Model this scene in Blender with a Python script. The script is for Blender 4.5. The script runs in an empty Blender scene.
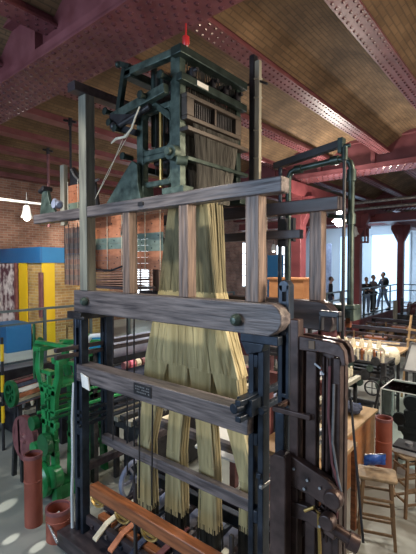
import bpy, bmesh, math, random
from mathutils import Vector, Matrix
random.seed(7)
C = bpy.context.scene.collection
FZ = -0.3          # gallery floor height
DZ = 0.75          # raised walkway height

# ------------------------------------------------------------------ materials
def new_mat(name):
    m = bpy.data.materials.new(name); m.use_nodes = True
    nt = m.node_tree; b = nt.nodes['Principled BSDF']
    return m, nt, b
def ramp2(nt, c1, c2, p1=.3, p2=.7):
    r = nt.nodes.new('ShaderNodeValToRGB')
    r.color_ramp.elements[0].color = (*c1, 1); r.color_ramp.elements[1].color = (*c2, 1)
    r.color_ramp.elements[0].position = p1; r.color_ramp.elements[1].position = p2
    return r
def noisy(name, c1, c2, scale=(6, 6, 6), rough=.55, metal=0., bump=.15, detail=6, p1=.3, p2=.7, spec=.5):
    m, nt, b = new_mat(name)
    tc = nt.nodes.new('ShaderNodeTexCoord'); mp = nt.nodes.new('ShaderNodeMapping')
    mp.inputs['Scale'].default_value = scale
    n = nt.nodes.new('ShaderNodeTexNoise'); n.inputs['Scale'].default_value = 1; n.inputs['Detail'].default_value = detail
    r = ramp2(nt, c1, c2, p1, p2)
    L = nt.links.new
    L(tc.outputs['Object'], mp.inputs['Vector']); L(mp.outputs[0], n.inputs['Vector']); L(n.outputs['Fac'], r.inputs[0])
    L(r.outputs[0], b.inputs['Base Color'])
    b.inputs['Roughness'].default_value = rough; b.inputs['Metallic'].default_value = metal
    b.inputs['Specular IOR Level'].default_value = spec
    if bump:
        bp = nt.nodes.new('ShaderNodeBump'); bp.inputs['Strength'].default_value = bump; bp.inputs['Distance'].default_value = .02
        L(n.outputs['Fac'], bp.inputs['Height']); L(bp.outputs[0], b.inputs['Normal'])
    return m
def brick(name, axes, c1, c2, mortar, scale=1., w=.23, h=.075, rough=.85, bump=.4):
    m, nt, b = new_mat(name); L = nt.links.new
    tc = nt.nodes.new('ShaderNodeTexCoord'); sp = nt.nodes.new('ShaderNodeSeparateXYZ'); cb = nt.nodes.new('ShaderNodeCombineXYZ')
    L(tc.outputs['Object'], sp.inputs[0])
    L(sp.outputs[axes[0]], cb.inputs[0]); L(sp.outputs[axes[1]], cb.inputs[1])
    br = nt.nodes.new('ShaderNodeTexBrick'); br.inputs['Scale'].default_value = scale
    br.inputs['Brick Width'].default_value = w; br.inputs['Row Height'].default_value = h
    br.inputs['Mortar Size'].default_value = .008; br.inputs['Color1'].default_value = (*c1, 1)
    br.inputs['Color2'].default_value = (*c2, 1); br.inputs['Mortar'].default_value = (*mortar, 1)
    L(cb.outputs[0], br.inputs['Vector'])
    n = nt.nodes.new('ShaderNodeTexNoise'); n.inputs['Scale'].default_value = 1.6; n.inputs['Detail'].default_value = 8
    L(tc.outputs['Object'], n.inputs['Vector'])
    mx = nt.nodes.new('ShaderNodeMixRGB'); mx.blend_type = 'MULTIPLY'; mx.inputs[0].default_value = .85
    r = ramp2(nt, (.4, .36, .33), (1.25, 1.2, 1.15), .3, .72); L(n.outputs['Fac'], r.inputs[0])
    L(br.outputs['Color'], mx.inputs[1]); L(r.outputs[0], mx.inputs[2]); L(mx.outputs[0], b.inputs['Base Color'])
    b.inputs['Roughness'].default_value = rough
    bp = nt.nodes.new('ShaderNodeBump'); bp.inputs['Strength'].default_value = bump; bp.inputs['Distance'].default_value = .01
    L(br.outputs['Fac'], bp.inputs['Height']); bp.invert = True; L(bp.outputs[0], b.inputs['Normal'])
    return m
def emit(name, col, s):
    m, nt, b = new_mat(name)
    b.inputs['Base Color'].default_value = (*col, 1)
    b.inputs['Emission Color'].default_value = (*col, 1); b.inputs['Emission Strength'].default_value = s
    return m
def glass(name, tint=(.9, .97, .97), rough=.03, mix=.9):
    m, nt, b = new_mat(name); L = nt.links.new
    out = nt.nodes['Material Output']
    t = nt.nodes.new('ShaderNodeBsdfTransparent'); t.inputs[0].default_value = (*tint, 1)
    g = nt.nodes.new('ShaderNodeBsdfGlossy'); g.inputs['Roughness'].default_value = rough
    fr = nt.nodes.new('ShaderNodeFresnel'); fr.inputs[0].default_value = 1.14
    mx = nt.nodes.new('ShaderNodeMixShader'); L(fr.outputs[0], mx.inputs[0]); L(t.outputs[0], mx.inputs[1]); L(g.outputs[0], mx.inputs[2])
    L(mx.outputs[0], out.inputs[0])
    return m

M = {}
M['wood'] = noisy('aged_wood', (.035, .03, .034), (.19, .165, .165), (2.6, 22, 34), .42, bump=.35)
M['woodv'] = noisy('aged_wood_upright', (.055, .04, .035), (.27, .19, .15), (34, 34, 2.6), .42, bump=.35)
M['wood_pale'] = noisy('weathered_pale_wood', (.22, .2, .15), (.42, .4, .32), (20, 20, 2), .6)
M['woodg'] = noisy('weathered_grey_post', (.1, .1, .085), (.26, .26, .21), (20, 20, 2), .55)
M['wood_dark'] = noisy('dark_stained_wood', (.018, .015, .02), (.07, .055, .06), (2, 16, 16), .35)
M['wood_orange'] = noisy('varnished_orange_wood', (.1, .03, .012), (.34, .12, .045), (2.4, 26, 26), .4)
M['wood_tan'] = noisy('tan_wood', (.3, .19, .09), (.5, .33, .17), (12, 3, 12), .5)
M['wood_stool'] = noisy('worn_stool_wood', (.09, .05, .025), (.26, .16, .08), (9, 9, 3), .5)
M['wood_stool2'] = noisy('dark_brown_wood', (.022, .018, .015), (.075, .058, .045), (9, 3, 9), .45)
M['seatwood'] = noisy('worn_seat_wood', (.13, .09, .05), (.4, .29, .17), (9, 9, 3), .5)
M['bench'] = noisy('orange_bench_panel', (.42, .17, .06), (.55, .25, .1), (3, 3, 9), .45)
M['iron'] = noisy('black_green_iron', (.012, .022, .02), (.05, .075, .066), (9, 9, 9), .38, .55, .2)
M['ironp'] = noisy('worn_grey_green_iron', (.022, .038, .032), (.115, .16, .135), (12, 12, 12), .42, .35, .25)
M['blueiron'] = noisy('blue_black_iron', (.008, .013, .022), (.035, .05, .075), (7, 7, 7), .33, .4, .15)
M['browniron'] = noisy('brown_black_iron', (.028, .016, .014), (.105, .066, .058), (9, 9, 9), .38, .3, .2)
M['steel'] = noisy('dull_steel', (.2, .21, .22), (.5, .52, .54), (14, 14, 14), .35, .8, .1)
M['brass'] = noisy('brass', (.5, .32, .1), (.75, .55, .22), (10, 10, 10), .3, .9, .05)
M['red'] = noisy('girder_red_paint', (.11, .026, .03), (.21, .055, .06), (2, 2, 2), .42, 0, .15)
M['redp'] = noisy('girder_plum_paint', (.13, .036, .04), (.23, .08, .09), (3, 3, 3), .4, 0, .15)
M['rivet'] = noisy('dark_rivet', (.07, .02, .024), (.12, .04, .045), (3, 3, 3), .22, 0, 0)  # rivet heads in a darker tone than the plates
M['rust'] = noisy('terracotta_fibre', (.2, .045, .025), (.34, .095, .06), (5, 5, 2), .55)
M['green'] = noisy('machine_green_paint', (.008, .13, .035), (.03, .3, .09), (5, 5, 5), .3, 0, .1)
M['greend'] = noisy('deep_green_paint', (.006, .07, .025), (.02, .15, .05), (5, 5, 5), .35, 0, .1)
M['maroon'] = noisy('maroon_disc', (.12, .04, .045), (.25, .1, .1), (8, 8, 8), .4)
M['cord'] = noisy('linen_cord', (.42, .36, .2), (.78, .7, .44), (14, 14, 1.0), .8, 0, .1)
M['cordd'] = noisy('dark_linen_cord', (.05, .055, .04), (.2, .2, .14), (26, 26, 1.6), .85, 0, .1)  # linen darkened against strong light on the upper cords; unused
M['lead'] = noisy('dark_wire_weights', (.02, .02, .018), (.1, .1, .09), (30, 30, 3), .4, .5)
M['cardo'] = noisy('orange_card', (.42, .14, .065), (.62, .25, .13), (8, 8, 8), .7, 0, .1)
M['cardg'] = noisy('grey_green_card', (.13, .19, .15), (.24, .3, .25), (8, 8, 8), .7, 0, .1)
M['cardb'] = noisy('brown_card', (.16, .08, .055), (.3, .16, .11), (10, 10, 10), .7, 0, .1)
M['cardb2'] = noisy('grey_brown_card', (.13, .09, .07), (.24, .17, .13), (10, 10, 10), .7, 0, .1)
M['cordm'] = noisy('dimmed_upper_cord', (.2, .19, .12), (.46, .42, .27), (18, 18, 1.4), .85, 0, .1)  # colour darkened to offset the strong warm light on the upper cords
M['rope'] = noisy('cream_rope', (.6, .55, .42), (.8, .75, .6), (30, 30, 30), .8)
M['black'] = noisy('soft_black', (.008, .008, .01), (.03, .03, .035), (8, 8, 8), .4)
M['charcoal'] = noisy('charcoal_iron', (.02, .022, .025), (.08, .08, .085), (8, 8, 8), .4, .4)
M['white'] = noisy('off_white', (.62, .62, .6), (.8, .8, .78), (3, 3, 3), .5, 0, .05)
M['greywhite'] = noisy('pale_blue_strip', (.4, .44, .46), (.6, .64, .64), (6, 6, 2), .7)
M['cream'] = noisy('cream_yarn', (.58, .5, .34), (.8, .73, .55), (30, 4, 30), .8)
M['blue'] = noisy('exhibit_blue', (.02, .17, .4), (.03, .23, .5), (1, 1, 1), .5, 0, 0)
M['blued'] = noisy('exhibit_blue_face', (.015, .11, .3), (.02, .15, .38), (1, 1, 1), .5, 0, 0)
M['yellow'] = noisy('exhibit_yellow', (.8, .5, .01), (.9, .6, .02), (1, 1, 1), .5, 0, 0)
M['mural'] = noisy('maroon_engraving', (.1, .03, .05), (.8, .74, .72), (4, 4, 3.6), .6, 0, 0, 10, .42, .58)
M['greyblue'] = noisy('grey_blue_cloth', (.17, .19, .27), (.3, .33, .43), (6, 6, 6), .75)
M['discblue'] = noisy('blue_grey_disc', (.1, .2, .25), (.2, .35, .4), (6, 6, 6), .4)
M['brightblue'] = noisy('bright_blue_paint', (.01, .14, .32), (.03, .25, .5), (6, 6, 6), .4)
M['rail'] = noisy('railing_grey_green', (.07, .1, .11), (.13, .17, .18), (3, 3, 3), .4, .3)
M['skin'] = noisy('skin', (.45, .26, .18), (.55, .34, .25), (20, 20, 20), .6, 0, 0)
M['hair'] = noisy('brown_hair', (.03, .02, .012), (.08, .05, .03), (40, 40, 40), .6)
M['denim'] = noisy('denim', (.16, .22, .34), (.26, .34, .48), (30, 30, 30), .8)
M['navy'] = noisy('navy_cloth', (.02, .03, .06), (.05, .06, .1), (30, 30, 30), .8)
M['blackcloth'] = noisy('black_cloth', (.01, .01, .012), (.03, .03, .035), (30, 30, 30), .85)
M['greycloth'] = noisy('grey_cloth', (.13, .12, .11), (.22, .2, .19), (30, 30, 30), .85)
M['paper'] = noisy('paper', (.7, .7, .66), (.85, .84, .8), (4, 4, 4), .7, 0, 0)
M['pink'] = noisy('pink_card', (.7, .15, .22), (.8, .2, .28), (4, 4, 4), .7, 0, 0)
M['redplastic'] = noisy('red_plastic', (.5, .02, .02), (.65, .04, .04), (4, 4, 4), .35, 0, 0)
M['bluefoil'] = noisy('blue_foil', (.01, .04, .25), (.05, .16, .55), (18, 18, 18), .25, .2, .4)
M['floor'] = noisy('painted_concrete', (.22, .235, .21), (.42, .43, .39), (.9, .9, .9), .32, 0, .03, 9)
M['deck'] = noisy('walkway_boards', (.36, .36, .36), (.5, .5, .49), (1, 1, 1), .35, 0, .03)
M['whitewall'] = noisy('pale_blue_wall', (.62, .72, .8), (.7, .8, .88), (.6, .6, .6), .7, 0, 0)
M['vault'] = brick('ceiling_brick', (1, 0), (.26, .165, .09), (.19, .12, .065), (.15, .1, .058), 1., .24, .058)
M['brickwall'] = brick('wall_brick', (1, 2), (.44, .23, .16), (.3, .14, .1), (.42, .36, .3), 1., .24, .08)
M['brickfar'] = brick('far_wall_brick', (0, 2), (.44, .23, .16), (.3, .14, .1), (.42, .36, .3), 1., .24, .08)
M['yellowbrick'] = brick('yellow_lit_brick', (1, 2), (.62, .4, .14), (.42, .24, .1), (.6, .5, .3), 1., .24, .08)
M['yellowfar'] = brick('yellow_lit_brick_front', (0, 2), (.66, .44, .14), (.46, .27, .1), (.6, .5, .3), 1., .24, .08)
M['pane'] = emit('window_daylight', (.86, .93, 1.), 3.2)
M['paneblue'] = emit('window_daylight_blue', (.6, .8, 1.), .95)
M['lampon'] = emit('lamp_glow', (1., .95, .85), 30)
M['lampsoft'] = emit('lamp_soft_glow', (1., .93, .8), 8)
M['glass'] = glass('case_glass')

# ------------------------------------------------------------------ mesh helpers
class MB:
    def __init__(s): s.bm = bmesh.new(); s.mi = 0
    def _f(s, vs):
        try:
            f = s.bm.faces.new(vs); f.material_index = s.mi; return f
        except ValueError: return None
    def box(s, x0, x1, y0, y1, z0, z1):
        v = [s.bm.verts.new(p) for p in ((x0,y0,z0),(x1,y0,z0),(x1,y1,z0),(x0,y1,z0),(x0,y0,z1),(x1,y0,z1),(x1,y1,z1),(x0,y1,z1))]
        for q in ((0,3,2,1),(4,5,6,7),(0,1,5,4),(1,2,6,5),(2,3,7,6),(3,0,4,7)): s._f([v[i] for i in q])
        return s
    def bar(s, p, q, w, h=None, up=(0, 0, 1)):
        p = Vector(p); q = Vector(q); h = w if h is None else h
        d = (q - p).normalized(); up = Vector(up)
        if abs(d.dot(up)) > .98: up = Vector((0, 1, 0))
        a = d.cross(up).normalized(); b = a.cross(d).normalized()
        v = [s.bm.verts.new(o + a * i * w / 2 + b * j * h / 2) for o in (p, q) for i, j in ((-1,-1),(1,-1),(1,1),(-1,1))]
        for f in ((0,3,2,1),(4,5,6,7),(0,1,5,4),(1,2,6,5),(2,3,7,6),(3,0,4,7)): s._f([v[i] for i in f])
        return s
    def cyl(s, p, q, r, n=14, r2=None, caps=True):
        p = Vector(p); q = Vector(q); r2 = r if r2 is None else r2
        d = (q - p).normalized(); up = Vector((0, 0, 1))
        if abs(d.dot(up)) > .95: up = Vector((0, 1, 0))
        a = d.cross(up).normalized(); b = a.cross(d)
        R = [[s.bm.verts.new(o + (a * math.cos(t) + b * math.sin(t)) * rr) for t in [2*math.pi*k/n for k in range(n)]] for o, rr in ((p, r), (q, r2))]
        for k in range(n):
            f = s._f([R[0][k], R[0][(k+1) % n], R[1][(k+1) % n], R[1][k]])
            if f and n > 6: f.smooth = True
        if caps: s._f(R[0][::-1]); s._f(R[1])
        return s
    def tube(s, pts, r, n=8):
        pts = [Vector(p) for p in pts]; rings = []
        ref = None
        for i, p in enumerate(pts):
            d = (pts[min(i+1, len(pts)-1)] - pts[max(i-1, 0)]).normalized()
            if ref is None: ref = Vector((0, 0, 1)) if abs(d.z) < .9 else Vector((1, 0, 0))
            a = d.cross(ref).normalized(); b = a.cross(d).normalized(); ref = b
            rr = r[i] if isinstance(r, (list, tuple)) else r
            rings.append([s.bm.verts.new(p + (a*math.cos(2*math.pi*k/n) + b*math.sin(2*math.pi*k/n))*rr) for k in range(n)])
        for i in range(len(rings)-1):
            for k in range(n):
                f = s._f([rings[i][k], rings[i][(k+1) % n], rings[i+1][(k+1) % n], rings[i+1][k]])
                if f and n > 5: f.smooth = True
        s._f(rings[0][::-1]); s._f(rings[-1])
        return s
    def lathe(s, prof, c, axis='z', n=24):
        c = Vector(c); rings = []
        for r, t in prof:
            ring = []
            for k in range(n):
                a = 2*math.pi*k/n; x, y = max(r, 1e-4)*math.cos(a), max(r, 1e-4)*math.sin(a)
                o = {'z': (x, y, t), 'y': (x, t, y), 'x': (t, x, y)}[axis]
                ring.append(s.bm.verts.new(c + Vector(o)))
            rings.append(ring)
        for i in range(len(rings)-1):
            for k in range(n):
                f = s._f([rings[i][k], rings[i][(k+1) % n], rings[i+1][(k+1) % n], rings[i+1][k]])
                if f: f.smooth = True
        return s
    def prism(s, pts, plane, a, b):
        # plane: 'xz' extruded along y, 'yz' along x, 'xy' along z
        def P(p, t): return {'xz': (p[0], t, p[1]), 'yz': (t, p[0], p[1]), 'xy': (p[0], p[1], t)}[plane]
        A = [s.bm.verts.new(P(p, a)) for p in pts]; B = [s.bm.verts.new(P(p, b)) for p in pts]
        n = len(pts); s._f(A); s._f(B[::-1])
        for k in range(n): s._f([A[k], B[k], B[(k+1) % n], A[(k+1) % n]])
        return s
    def frame(s, x0, x1, z0, z1, y0, y1, w, hole=None):
        # rectangular ring in the xz plane, chamfered inside corners
        s.box(x0, x0+w, y0, y1, z0, z1); s.box(x1-w, x1, y0, y1, z0, z1)
        s.box(x0+w, x1-w, y0, y1, z0, z0+w); s.box(x0+w, x1-w, y0, y1, z1-w, z1)
        c = w*.9
        for (cx, cz, sx, sz) in ((x0+w, z0+w, 1, 1), (x1-w, z0+w, -1, 1), (x0+w, z1-w, 1, -1), (x1-w, z1-w, -1, -1)):
            s.prism([(cx, cz), (cx+sx*c, cz), (cx+sx*c*.3, cz+sz*c*.3), (cx, cz+sz*c)], 'xz', y0, y1)
        return s
    def ball(s, c, r, n=8, sc=(1, 1, 1)):
        m = Matrix.Translation(c) @ Matrix.Diagonal((r*sc[0], r*sc[1], r*sc[2], 1))
        ret = bmesh.ops.create_uvsphere(s.bm, u_segments=n, v_segments=max(4, n//2+1), radius=1, matrix=m)
        for v in ret['verts']:
            for f in v.link_faces: f.smooth = True; f.material_index = s.mi
        return s
    def build(s, name, mats, parent=None, bevel=0):
        bmesh.ops.recalc_face_normals(s.bm, faces=s.bm.faces)
        vs = s.bm.verts
        lo = [min(v.co[i] for v in vs) for i in range(3)]; hi = [max(v.co[i] for v in vs) for i in range(3)]
        c = Vector(((lo[0]+hi[0])/2, (lo[1]+hi[1])/2, lo[2]))
        for v in vs: v.co -= c
        me = bpy.data.meshes.new(name); s.bm.to_mesh(me); s.bm.free()
        me.set_sharp_from_angle(angle=math.radians(38))
        o = bpy.data.objects.new(name, me); C.objects.link(o)
        for m in (mats if isinstance(mats, list) else [mats]): me.materials.append(M[m] if isinstance(m, str) else m)
        o.location = c
        if parent is not None:
            o.parent = parent; o.location = c - wloc(parent)
        if bevel:
            b = o.modifiers.new('bevel', 'BEVEL'); b.width = bevel; b.segments = 2; b.limit_method = 'ANGLE'
        return o
def wloc(o):
    v = Vector(o.location)
    while o.parent: o = o.parent; v += Vector(o.location)
    return v
def tag(o, label=None, cat=None, group=None, kind=None):
    if label: o['label'] = label
    if cat: o['category'] = cat
    if group: o['group'] = group
    if kind: o['kind'] = kind
    return o
def thing(name, loc, label, cat, group=None):
    o = bpy.data.objects.new(name, None); C.objects.link(o); o.location = loc; o.empty_display_size = .1
    return tag(o, label, cat, group)
def copy_tree(o, parent=None):
    c = o.copy(); C.objects.link(c); c.parent = parent
    for ch in list(o.children): copy_tree(ch, c)
    return c
def struct(o): o['kind'] = 'structure'; return o
def dome(mb, p, r, nrm, n=6):
    p = Vector(p); d = Vector(nrm)
    a = d.orthogonal().normalized(); b = d.cross(a)
    R0 = [mb.bm.verts.new(p + (a*math.cos(2*math.pi*k/n)+b*math.sin(2*math.pi*k/n))*r) for k in range(n)]
    R1 = [mb.bm.verts.new(p + d*r*.55 + (a*math.cos(2*math.pi*k/n)+b*math.sin(2*math.pi*k/n))*r*.55) for k in range(n)]
    for k in range(n): mb._f([R0[k], R0[(k+1) % n], R1[(k+1) % n], R1[k]])
    mb._f(R1)

# ------------------------------------------------------------------ building shell
def shell():
    b = MB(); b.box(-13.6, 4.5, -6, 28, FZ-.1, FZ); struct(b.build('floor', 'floor'))
    # raised walkways
    b = MB(); b.box(-13.5, -8.76, -1, 12.2, FZ, DZ); struct(b.build('trim_1', 'deck'))
    b = MB(); b.box(-8.76, -8.70, -1, 12.2, FZ, DZ+.01); struct(b.build('trim_2', 'black'))
    b = MB(); b.box(-13.5, -5.85, 12.2, 26, FZ, DZ); b.box(-5.85, 4.4, 22.5, 26, FZ, DZ); struct(b.build('trim_3', 'deck'))
    b = MB(); b.box(-5.85, -5.78, 12.2, 22.5, FZ, DZ+.02); b.box(-13.5, -5.85, 12.14, 12.2, FZ, DZ+.02); struct(b.build('trim_4', 'maroon'))
    # left wall with window openings
    wins = [(11.2, 12.3), (15.3, 16.6), (19.3, 20.6), (23.2, 24.6)]
    b = MB(); y = -6
    zlo, zhi = 1.7, 4.35
    for (a, c) in wins:
        b.box(-13.9, -13.5, y, a, FZ, 6.4); b.box(-13.9, -13.5, a, c, FZ, zlo); b.box(-13.9, -13.5, a, c, zhi, 6.4); y = c
    b.box(-13.9, -13.5, y, 28, FZ, 6.4); struct(b.build('wall_left', 'brickwall'))
    for i, (a, c) in enumerate(wins):
        w = MB(); 
        for yy in (a+.03, (a+c)/2, c-.03): w.box(-13.72, -13.66, yy-.03, yy+.03, zlo, zhi)
        for k in range(5):
            z = zlo + .03 + (zhi-zlo-.06)*k/4; w.box(-13.72, -13.66, a, c, z-.025, z+.025)
        fr = struct(w.build('window_%d' % (i+1), 'steel'))
        p = MB(); p.box(-13.78, -13.75, a, c, zlo, zhi); p.build('pane', 'pane', fr)
    # far wall, bright gallery beyond
    b = MB(); b.box(-13.9, 4.5, 26, 26.3, FZ, 6.4); struct(b.build('wall_far', 'whitewall'))
    for i, (a, c) in enumerate([(-10.4, -8.9), (-8.4, -6.1), (-5.5, -3.6)]):
        w = MB()
        for x in (a+.03, c-.03): w.box(x-.04, x+.04, 25.9, 26, .8, 4.9)
        w.box(a, c, 25.9, 26, 4.85, 4.95); w.box(a, c, 25.9, 26, .78, .86)
        fr = struct(w.build('window_%d' % (i+5), 'whitewall'))
        p = MB(); p.box(a, c, 25.93, 25.98, .85, 4.9); p.build('pane', 'paneblue', fr)
shell()

GY = [(2.40, 3.08), (10.4, 11.1), (18.4, 19.1), (25.2, 25.9)]
def ceiling():
    xs = []
    x = -3.1 - 1.42*8
    while x < 4.8: xs.append(x); x += 1.42
    b = MB(); n = 10
    for i in range(len(xs)-1):
        a, c = xs[i]+.06, xs[i+1]-.06
        pts = []
        for k in range(n+1):
            t = k/n; pts.append((a+(c-a)*t, 5.9 + .3*math.sin(math.pi*t)))
        V0 = [b.bm.verts.new((p[0], -6, p[1])) for p in pts]; V1 = [b.bm.verts.new((p[0], 28, p[1])) for p in pts]
        for k in range(n):
            f = b._f([V0[k], V1[k], V1[k+1], V0[k+1]]); f.smooth = True
    b.box(-13.9, 4.8, -6, 28, 6.35, 6.45)
    struct(b.build('ceiling', 'vault'))
    for i, x in enumerate(xs[:-1]):
        b = MB()
        b.box(x-.14, x+.14, -6, 26, 5.75, 5.78); b.box(x-.04, x+.04, -6, 26, 5.78, 5.95); b.box(x-.1, x+.1, -6, 26, 5.93, 5.96)
        if x > -6.2:
            y = -1.
            while y < 18:
                b.mi = 1
                for dx in (-.1, .0, .1): dome(b, (x+dx, y+(.05 if dx == 0 else 0), 5.75), .021, (0, 0, -1), 5)
                b.mi = 0; y += .11
        struct(b.build('trim_%d' % (10+i), ['redp', 'rivet']))
ceiling()
def girders():
    for i, (a, c) in enumerate(GY):
        h0 = 5.4; b = MB()
        b.box(-13.5, 4.5, a, c, h0, h0+.035)                # riveted soffit plate
        m = (a+c)/2
        b.box(-13.5, 4.5, a, a+.03, h0+.03, h0+.13); b.box(-13.5, 4.5, c-.03, c, h0+.03, h0+.13)
        b.box(-13.5, 4.5, a+.14, a+.17, h0+.03, 6.15)        # near web
        b.box(-13.5, 4.5, c-.17, c-.14, h0+.03, 6.15)
        b.box(-13.5, 4.5, a+.02, c-.02, 6.12, 6.2)
        x = -13.3
        while x < 4.4:
            b.box(x-.05, x+.05, a+.04, a+.14, h0+.04, 6.12); b.box(x-.05, x+.05, c-.14, c-.04, h0+.04, 6.12); x += 1.42
        if i < 3:
            rows = 7 if i == 0 else 4
            st = .13 if i == 0 else .16
            x = -9. if i == 0 else -9.
            b.mi = 1
            while x < .6:
                for r in range(rows):
                    y = a + .05 + (c-a-.1)*r/(rows-1)
                    dome(b, (x + (st/2 if r % 2 else 0), y, h0),   .03 if i == 0 else .035, (0, 0, -1), 6)
                x += st
        struct(b.build('trim_%d' % (40+i), ['redp' if i in (0, 1) else 'red', 'rivet']))
    # plain red web faces above the plates
    # columns with capitals
    cols = [(-5.55, 10.75), (-5.6, 15.75), (-5.45, 21.3), (-9.5, 18.7)]
    for i, (x, y) in enumerate(cols):
        b = MB(); w = .14 if i else .17
        b.box(x-w, x+w, y-w, y+w, FZ, 5.0 if i in (1, 2) else 5.4)
        for s in (-1, 1):
            b.prism([(x+s*w, 4.1), (x+s*(w+.3), 4.75), (x+s*(w+.3), 4.95), (x+s*w, 4.95)], 'xz', y-.12, y+.12)
        b.box(x-w-.08, x+w+.08, y-w-.05, y+w+.05, FZ, FZ+.3)
        struct(b.build('trim_%d' % (50+i), 'red', bevel=.012))
    # lower cross beams behind the second girder (over the far walkway)
    b = MB(); b.box(-12, 4.4, 16.85, 17.15, 4.75, 5.05); b.box(-12, 4.4, 16.75, 17.25, 4.72, 4.76); struct(b.build('trim_60', 'red'))
    b = MB(); b.box(-5.8, -5.3, 9.5, 25, 4.95, 5.3); struct(b.build('trim_61', 'red'))
    for k, z in enumerate((5.1, 4.95)):
        b = MB(); b.tube([(-9.5, 14.0+k*.5, z), (-2.2, 14.0+k*.5, z+.05)], .05); struct(b.build('trim_%d' % (62+k), 'steel'))
    b = MB(); b.tube([(-8.4, 1.6, 5.72), (-5.9, 1.9, 5.72)], .025); b.tube([(-5.9, 1.9, 5.72), (-6.0, .5, 5.8)], .02)
    struct(b.build('trim_65', 'steel'))
girders()

# ------------------------------------------------------------------ walkway railings
def railing(name, pts, label, glassy=True):
    t = thing(name, (*pts[0][:2], DZ), label, 'railing', 'walkway railings')
    for i in range(len(pts)-1):
        a, c = Vector(pts[i]), Vector(pts[i+1]); d = c-a; n = max(1, round(d.length/1.25))
        b = MB(); b.bar(a+Vector((0, 0, 1.25)), c+Vector((0, 0, 1.25)), .07, .05); b.build('top_rail', 'rail', t)
        b = MB(); b.bar(a+Vector((0, 0, .95)), c+Vector((0, 0, .95)), .04, .04); b.build('lower_rail', 'rail', t)
        b = MB(); b.bar(a+Vector((0, 0, .12)), c+Vector((0, 0, .12)), .04, .04); b.build('bottom_rail', 'rail', t)
        for k in range(n+1):
            p = a + d*k/n
            b = MB(); b.box(p.x-.03, p.x+.03, p.y-.03, p.y+.03, DZ, DZ+1.25); b.box(p.x-.07, p.x+.07, p.y-.07, p.y+.07, DZ, DZ+.02)
            b.build('post', 'rail', t)
            if k < n and glassy:
                q = a + d*(k+1)/n; b = MB(); b.bar(p+Vector((0, 0, .52)), q+Vector((0, 0, .52)), .008, .74); b.build('glass_panel', 'glass', t)
    return t
railing('railing', [(-8.85, -.2, DZ), (-8.85, 12.1, DZ)], 'grey-green metal railing in front of the blue and yellow exhibit')
railing('railing', [(-5.88, 12.3, DZ), (-5.88, 22.4, DZ), (-3.5, 22.6, DZ)], 'metal railing in front of the group of visitors', False)

# ------------------------------------------------------------------ exhibit on the left
def exhibit():
    t = thing('exhibit_partition', (-12.2, 6, DZ), 'blue-topped exhibition partition with yellow panels against the brick wall', 'display')
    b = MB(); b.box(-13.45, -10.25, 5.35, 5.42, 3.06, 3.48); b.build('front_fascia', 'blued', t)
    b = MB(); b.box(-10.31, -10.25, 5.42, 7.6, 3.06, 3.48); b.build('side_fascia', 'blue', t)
    b = MB(); b.box(-11.5, -11.03, 5.37, 5.4, DZ, 3.06); b.build('yellow_panel', 'yellow', t)
    b = MB(); b.box(-10.31, -10.27, 5.43, 5.78, DZ, 3.06); b.build('yellow_panel', 'yellow', t)
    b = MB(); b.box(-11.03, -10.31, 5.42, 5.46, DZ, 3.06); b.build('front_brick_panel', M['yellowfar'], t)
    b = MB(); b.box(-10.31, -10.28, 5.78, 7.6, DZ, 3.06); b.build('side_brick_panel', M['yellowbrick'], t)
    b = MB(); b.box(-10.36, -10.24, 5.36, 5.44, 1.6, 2.8); b.build('edge_post', 'maroon', t)
    m = thing('mural_panel', (-12.2, 5.3, DZ), 'tall maroon and white engraving panel at the left edge beneath the blue fascia', 'picture')
    b = MB(); b.box(-13.35, -11.62, 5.3, 5.34, DZ+.02, 3.04); b.build('panel_face', 'mural', m)
    b = MB(); b.box(-11.62, -11.53, 5.29, 5.36, DZ, 3.06); b.build('panel_frame', 'maroon', m)
    return m
exhibit()
b = MB(); b.box(-11.3, -10.45, 4.55, 5.2, DZ, DZ+.72); tag(b.build('display_plinth', 'blued', bevel=.01), 'low blue display plinth on the walkway under the yellow exhibit', 'plinth')
t = thing('wooden_chair', (-9.6, 6.0, DZ), 'small brown wooden chair frame by the yellow exhibit panel', 'chair')
for x in (-9.8, -9.45):
    for y in (5.85, 6.25): b = MB(); b.box(x-.02, x+.02, y-.02, y+.02, DZ, DZ+(1.3 if y > 6 else .6)); b.build('leg', 'wood_stool', t)
b = MB(); b.box(-9.82, -9.43, 5.83, 6.27, DZ+.6, DZ+.64); b.build('seat', 'wood_stool', t)
b = MB(); b.box(-9.82, -9.43, 6.23, 6.27, DZ+1.15, DZ+1.3); b.build('backrest', 'wood_stool', t)
t = thing('barrier_post', (-7.6, 2.6, FZ), 'black and yellow striped barrier post at the left edge', 'post')
b = MB(); b.cyl((-7.35, 3.12, FZ), (-7.35, 3.12, 1.72), .025); b.build('post_shaft', 'black', t)
for z in (.2, .75, 1.3): b = MB(); b.cyl((-7.35, 3.12, z), (-7.35, 3.12, z+.3), .03); b.build('yellow_band', 'yellow', t)

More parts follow.
